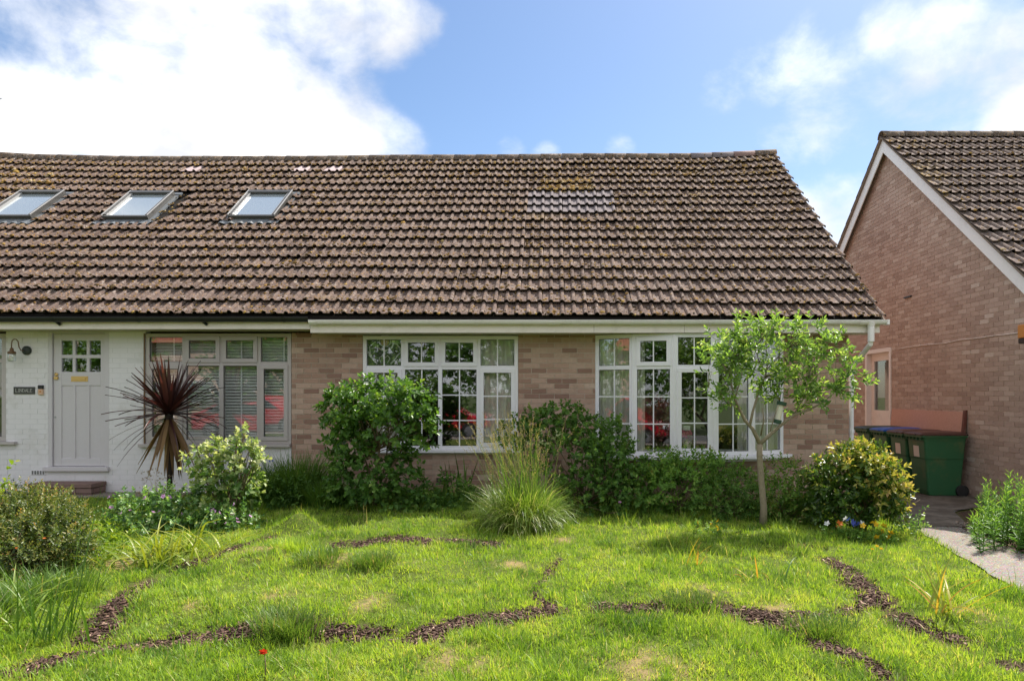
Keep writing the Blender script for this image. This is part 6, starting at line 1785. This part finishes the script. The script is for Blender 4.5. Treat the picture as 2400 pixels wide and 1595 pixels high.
flowers_at('pansy', 'yellow pansies and buttercups at the corner by the path', [(1988, 1211), (2011, 1204), (2016, 1207), (2036, 1211), (2033, 1224), (2052, 1228), (2048, 1238), (2020, 1238), (2040, 1237), (2056, 1226)], 'petal_yellow', 7.25, .036)
flowers_at('buttercup', 'small yellow buttercups dotted in the lawn near the path', [(2020, 1258), (2040, 1292), (2010, 1265), (2212, 1302), (2030, 1264)], 'petal_yellow', 6.5, .02, False)
q = G(610 * S, 1568 * S, g)
t_ = thing('red_flower', 'single red flower on a short stalk in the near lawn', 'flower', tuple(q))
for k in range(4): flower(t_, q + Vector((rng.normal(0, .012), rng.normal(0, .01), .155 + rng.uniform(-.015, .015))), 'petal_red', .024)
branches('stalk', t_, M['twig'], [([q, q + Vector((.005, 0, .08)), q + Vector((0, 0, .15))], .004, .003)], 5)
t_ = thing('foot_weeds', 'low weeds at the foot of the white wall left of the step', 'plant', base(45, 9.2))
foliage('foliage', t_, M['lf_small'], [lob(40, 1128, 9.2, 35, 10), lob(15, 1125, 9.2, 22, 14)], 60, 7, .03, .016, .08, 1, .3, 1.1, .1, .4, .2)

# ------------------------------------------------------------------ lawn grass and bark chips
def in_lawn(x, y):
    ok = (y < 9.72) & (x < pl(PATH_L, y) + .035 + .05 * (fbm(x, y, 5, 2) - .5)) & ~((x < -5.3) & (y > 9.27)) & ~((x < -6.6) & (x > -7.6) & (y > 9.4))
    return ok
def lawn_blades(n, y0, y1):
    # even over the ground but denser near the eye
    y = y0 + (y1 - y0) * rng.random(n) ** 1.25
    xl, xr = -CX / F * y - .8, (2400 - CX) / F * y + .8
    x = xl + (xr - xl) * rng.random(n)
    return x, y
def keepers(x, y, edge=.06):
    td = trail_d(x, y); stw = straw(x, y); fine = fbm(x + 40, y, 9, 2)
    k_ = in_lawn(x, y) & (rng.random(len(x)) < sstep(td, -.07, edge) * .96 + .04) & (rng.random(len(x)) < 1 - .88 * stw) & (rng.random(len(x)) < .5 + .8 * fine)
    return k_
# scattered blades
x, y = lawn_blades(215000, 3.45, 9.75); k_ = keepers(x, y); x, y = x[k_], y[k_]
sx_, tt0, th0 = np.ones(len(x)), np.zeros(len(x)), np.full(len(x), np.nan)
# and tufts of a dozen blades that share a root
cx_t, cy_t = lawn_blades(27000, 3.45, 9.75); k_ = keepers(cx_t, cy_t, .1); cx_t, cy_t = cx_t[k_], cy_t[k_]
nb = 12
big = rng.random(len(cx_t)) ** 4
tsz = np.repeat(.75 + 1.5 * big, nb); tti = np.repeat(rng.normal(0, .15, len(cx_t)) - .12 * big, nb)
ra = rng.uniform(0, 6.28, len(tsz)); rr = .032 * np.sqrt(rng.random(len(tsz))) * tsz
x = np.concatenate([x, np.repeat(cx_t, nb) + rr * np.cos(ra)]); y = np.concatenate([y, np.repeat(cy_t, nb) + rr * np.sin(ra)])
sx_ = np.concatenate([sx_, tsz]); tt0 = np.concatenate([tt0, tti]); th0 = np.concatenate([th0, ra + rng.normal(0, .5, len(ra))])
ok = in_lawn(x, y); x, y, sx_, tt0, th0 = x[ok], y[ok], sx_[ok], tt0[ok], th0[ok]
td = trail_d(x, y); stw = straw(x, y)
dens = fbm(x, y, 1.6, 3) * .6 + .4 * fbm(x + 60, y, 5.5, 2); fine = fbm(x + 40, y, 9, 2)
N = len(x)
bs = np.stack([x, y, g(x, y) - .008], 1)
long_ = sstep(y, 8.15, 8.5) * sstep(x, -5.0, -4.4) * .8
tall = fbm(x + 9, y - 4, 2.4, 3)
clump = sstep(fbm(x + 31, y + 5, 3.6, 3), .56, .72)
Lh = (.022 + .04 * rng.random(N) ** 1.7 + .05 * clump * rng.random(N)) * (.65 + .9 * tall) * (1 + 1.5 * long_) * (1 - .35 * stw) * sx_
pref = fbm(x - 20, y + 11, 2.2, 2) * 12.6
head = np.where(rng.random(N) < .45, pref + rng.normal(0, .6, N), rng.uniform(0, 6.28, N))
head = np.where(np.isnan(th0), head, th0)
tint = np.clip(.43 + 1.0 * (dens - .5) + .4 * (fine - .5) + rng.normal(0, .10, N) + tt0 - .28 * long_ - .12 * clump + .3 * stw * rng.random(N), 0, .85)
dead = rng.random(N) < (.04 + .45 * stw + .08 * (dens > .6))
tint = np.where(dead, rng.uniform(.88, 1, N), tint)
V, Fc, T, _ = ribbons(bs, head, np.abs(rng.normal(.42, .3, N)), Lh, rng.uniform(.004, .0075, N), rng.uniform(.1, 1.4, N), tint, 2, .5)
gr = link('grass', np_mesh('grass', V, Fc, M['grass'], T)); tag(gr, 'short bright lawn grass', None, None, 'stuff')

# bark chips
sw = SEG[:, 4] * np.hypot(SEG[:, 2] - SEG[:, 0], SEG[:, 3] - SEG[:, 1]) 
sw = np.maximum(sw, 0)
i = rng.choice(len(SEG), 9000, p=sw / sw.sum())
tq = rng.random(9000)[:, None]; A_ = SEG[i, :2]; B_ = SEG[i, 2:4]
pxy = A_ + (B_ - A_) * tq + rng.normal(0, .66, (9000, 2)) * SEG[i, 4:5]
ok = (trail_d(pxy[:, 0], pxy[:, 1]) < .045) & (pxy[:, 1] > 3.3); pxy = pxy[ok]; n = len(pxy)
Lc = rng.uniform(.012, .05, n) * rng.choice([1, 1, 1.5], n); Wc = rng.uniform(.006, .016, n); Hc = rng.uniform(.002, .006, n)
ang = rng.uniform(0, 6.28, n); tl_ = rng.normal(0, .28, n)
ax = np.stack([np.cos(ang) * np.cos(tl_), np.sin(ang) * np.cos(tl_), np.sin(tl_)], 1)
sd_ = norm(np.cross(np.array([0, 0, 1.]) + rng.normal(0, .3, (n, 3)), ax)); up_ = np.cross(ax, sd_)
ctr = np.stack([pxy[:, 0], pxy[:, 1], g(pxy[:, 0], pxy[:, 1]) - .008 + rng.uniform(0, .014, n)], 1)
cs = []
for sz_ in (-1, 1):
    for sy_ in (-1, 1):
        for sx_ in (-1, 1):
            cs.append(ctr + ax * (Lc * sx_ * .5 * (1 - .25 * (sy_ > 0)))[:, None] + sd_ * (Wc * sy_ * .5)[:, None] + up_ * (Hc * sz_ * .5)[:, None])
V = np.stack(cs, 1).reshape(-1, 3)
Fc = (np.arange(n)[:, None, None] * 8 + np.array([(0, 2, 3, 1), (4, 5, 7, 6), (0, 1, 5, 4), (1, 3, 7, 5), (3, 2, 6, 7), (2, 0, 4, 6)])[None]).reshape(-1, 4)
ch = link('bark_chips', np_mesh('bark_chips', V, Fc, M['chip'], np.repeat(np.clip(rng.beta(1.3, 1.7, n), 0, 1), 8))); tag(ch, 'brown bark chips along the trails in the lawn', None, None, 'stuff')
# leaf litter and crumbs in the right bed and on the path edge
n = 900
yy = rng.uniform(5.4, 8.4, n); xx_ = pl(PATH_R, yy) + rng.normal(.12, .16, n)
V, Fc, T = leaf_arrays(np.stack([xx_, yy, g0(xx_, yy) + .042 + rng.uniform(0, .02, n)], 1), rnd_unit(n) * [1, 1, .15], np.array([[0, 0, 1.]]) + rng.normal(0, .3, (n, 3)), rng.uniform(.02, .05, n), rng.uniform(.012, .025, n), rng.random(n))
tag(link('leaf_litter', np_mesh('leaf_litter', V, Fc, M['chip'], T)), 'brown leaf litter along the edge of the right bed', None, None, 'stuff')

# trees and hedge beyond the road, for the panes to mirror
for k, (x, y, h, rr) in enumerate([(-24, -13.5, 7.2, 3.2), (-14.2, -12.2, 5.4, 2.4), (-8.5, -13, 7.0, 3.2), (-3.2, -12, 6.2, 2.9), (2.2, -13.5, 7.6, 3.4), (7.8, -13, 6.6, 3.0), (14, -14, 7.2, 3.2)]):
    t_ = thing('street_tree', ['broad green tree across the road mirrored at the far left', 'small round tree across the road behind the first red car', 'tall green tree across the road behind the second red car', 'bushy low tree across the road mirrored in the middle window', 'tall dark tree across the road mirrored in the bow window', 'rounded tree across the road right of the bow reflection', 'far right tree across the road'][k], 'tree', (x, y, -.2), 'trees across the road')
    b = MB(); b.tube([(x, y, -.3), (x + .1, y, h * .35), (x, y, h * .6)], [.16, .13, .08], 8); b.build('trunk', M['bark'], t_, True)
    L_ = [(x + rng.normal(0, rr * .45), y + rng.normal(0, rr * .4), h * .55 + rng.normal(0, rr * .38), rr * .6, rr * .6, rr * .55) for _ in range(10)]
    foliage('crown', t_, M['lf_dark' if k % 2 else 'lf_mid'], L_, 900, 8, .22, .13, .4, 1, .4, 1.05, .8, .5, .2)
t_ = thing('clipped_hedge', 'green hedge along the far side of the road', 'hedge', (0, -11.2, -.2))
L_ = [(xh, -11.2, .8, .55, .4, 1.1) for xh in np.arange(-28, 18, .8)]
foliage('foliage', t_, M['lf_dark'], L_, 2600, 7, .12, .07, .2, 1, .6, 1.05, -.1, .5, .2)
t_ = thing('red_shrub', 'copper red shrub in the garden behind the camera, mirrored in the bow window', 'shrub', (-1.9, -2.6, -.0))
foliage('foliage', t_, M['cordy'], [(-1.9, -2.6, .8, .6, .5, .5), (-1.7, -2.5, 1.2, .4, .4, .4), (-2.1, -2.7, 1.3, .35, .4, .35)], 300, 8, .08, .04, .15, 1, .4, 1.05, .1, .85, .15)
branches('stems', t_, M['twig'], [([(-1.9, -2.6, -.05), (-1.9 + dx2, -2.6, .6), (-1.9 + dx2 * 2, -2.6, 1.1)], .02, .006) for dx2 in (-.2, 0, .2)], 5)
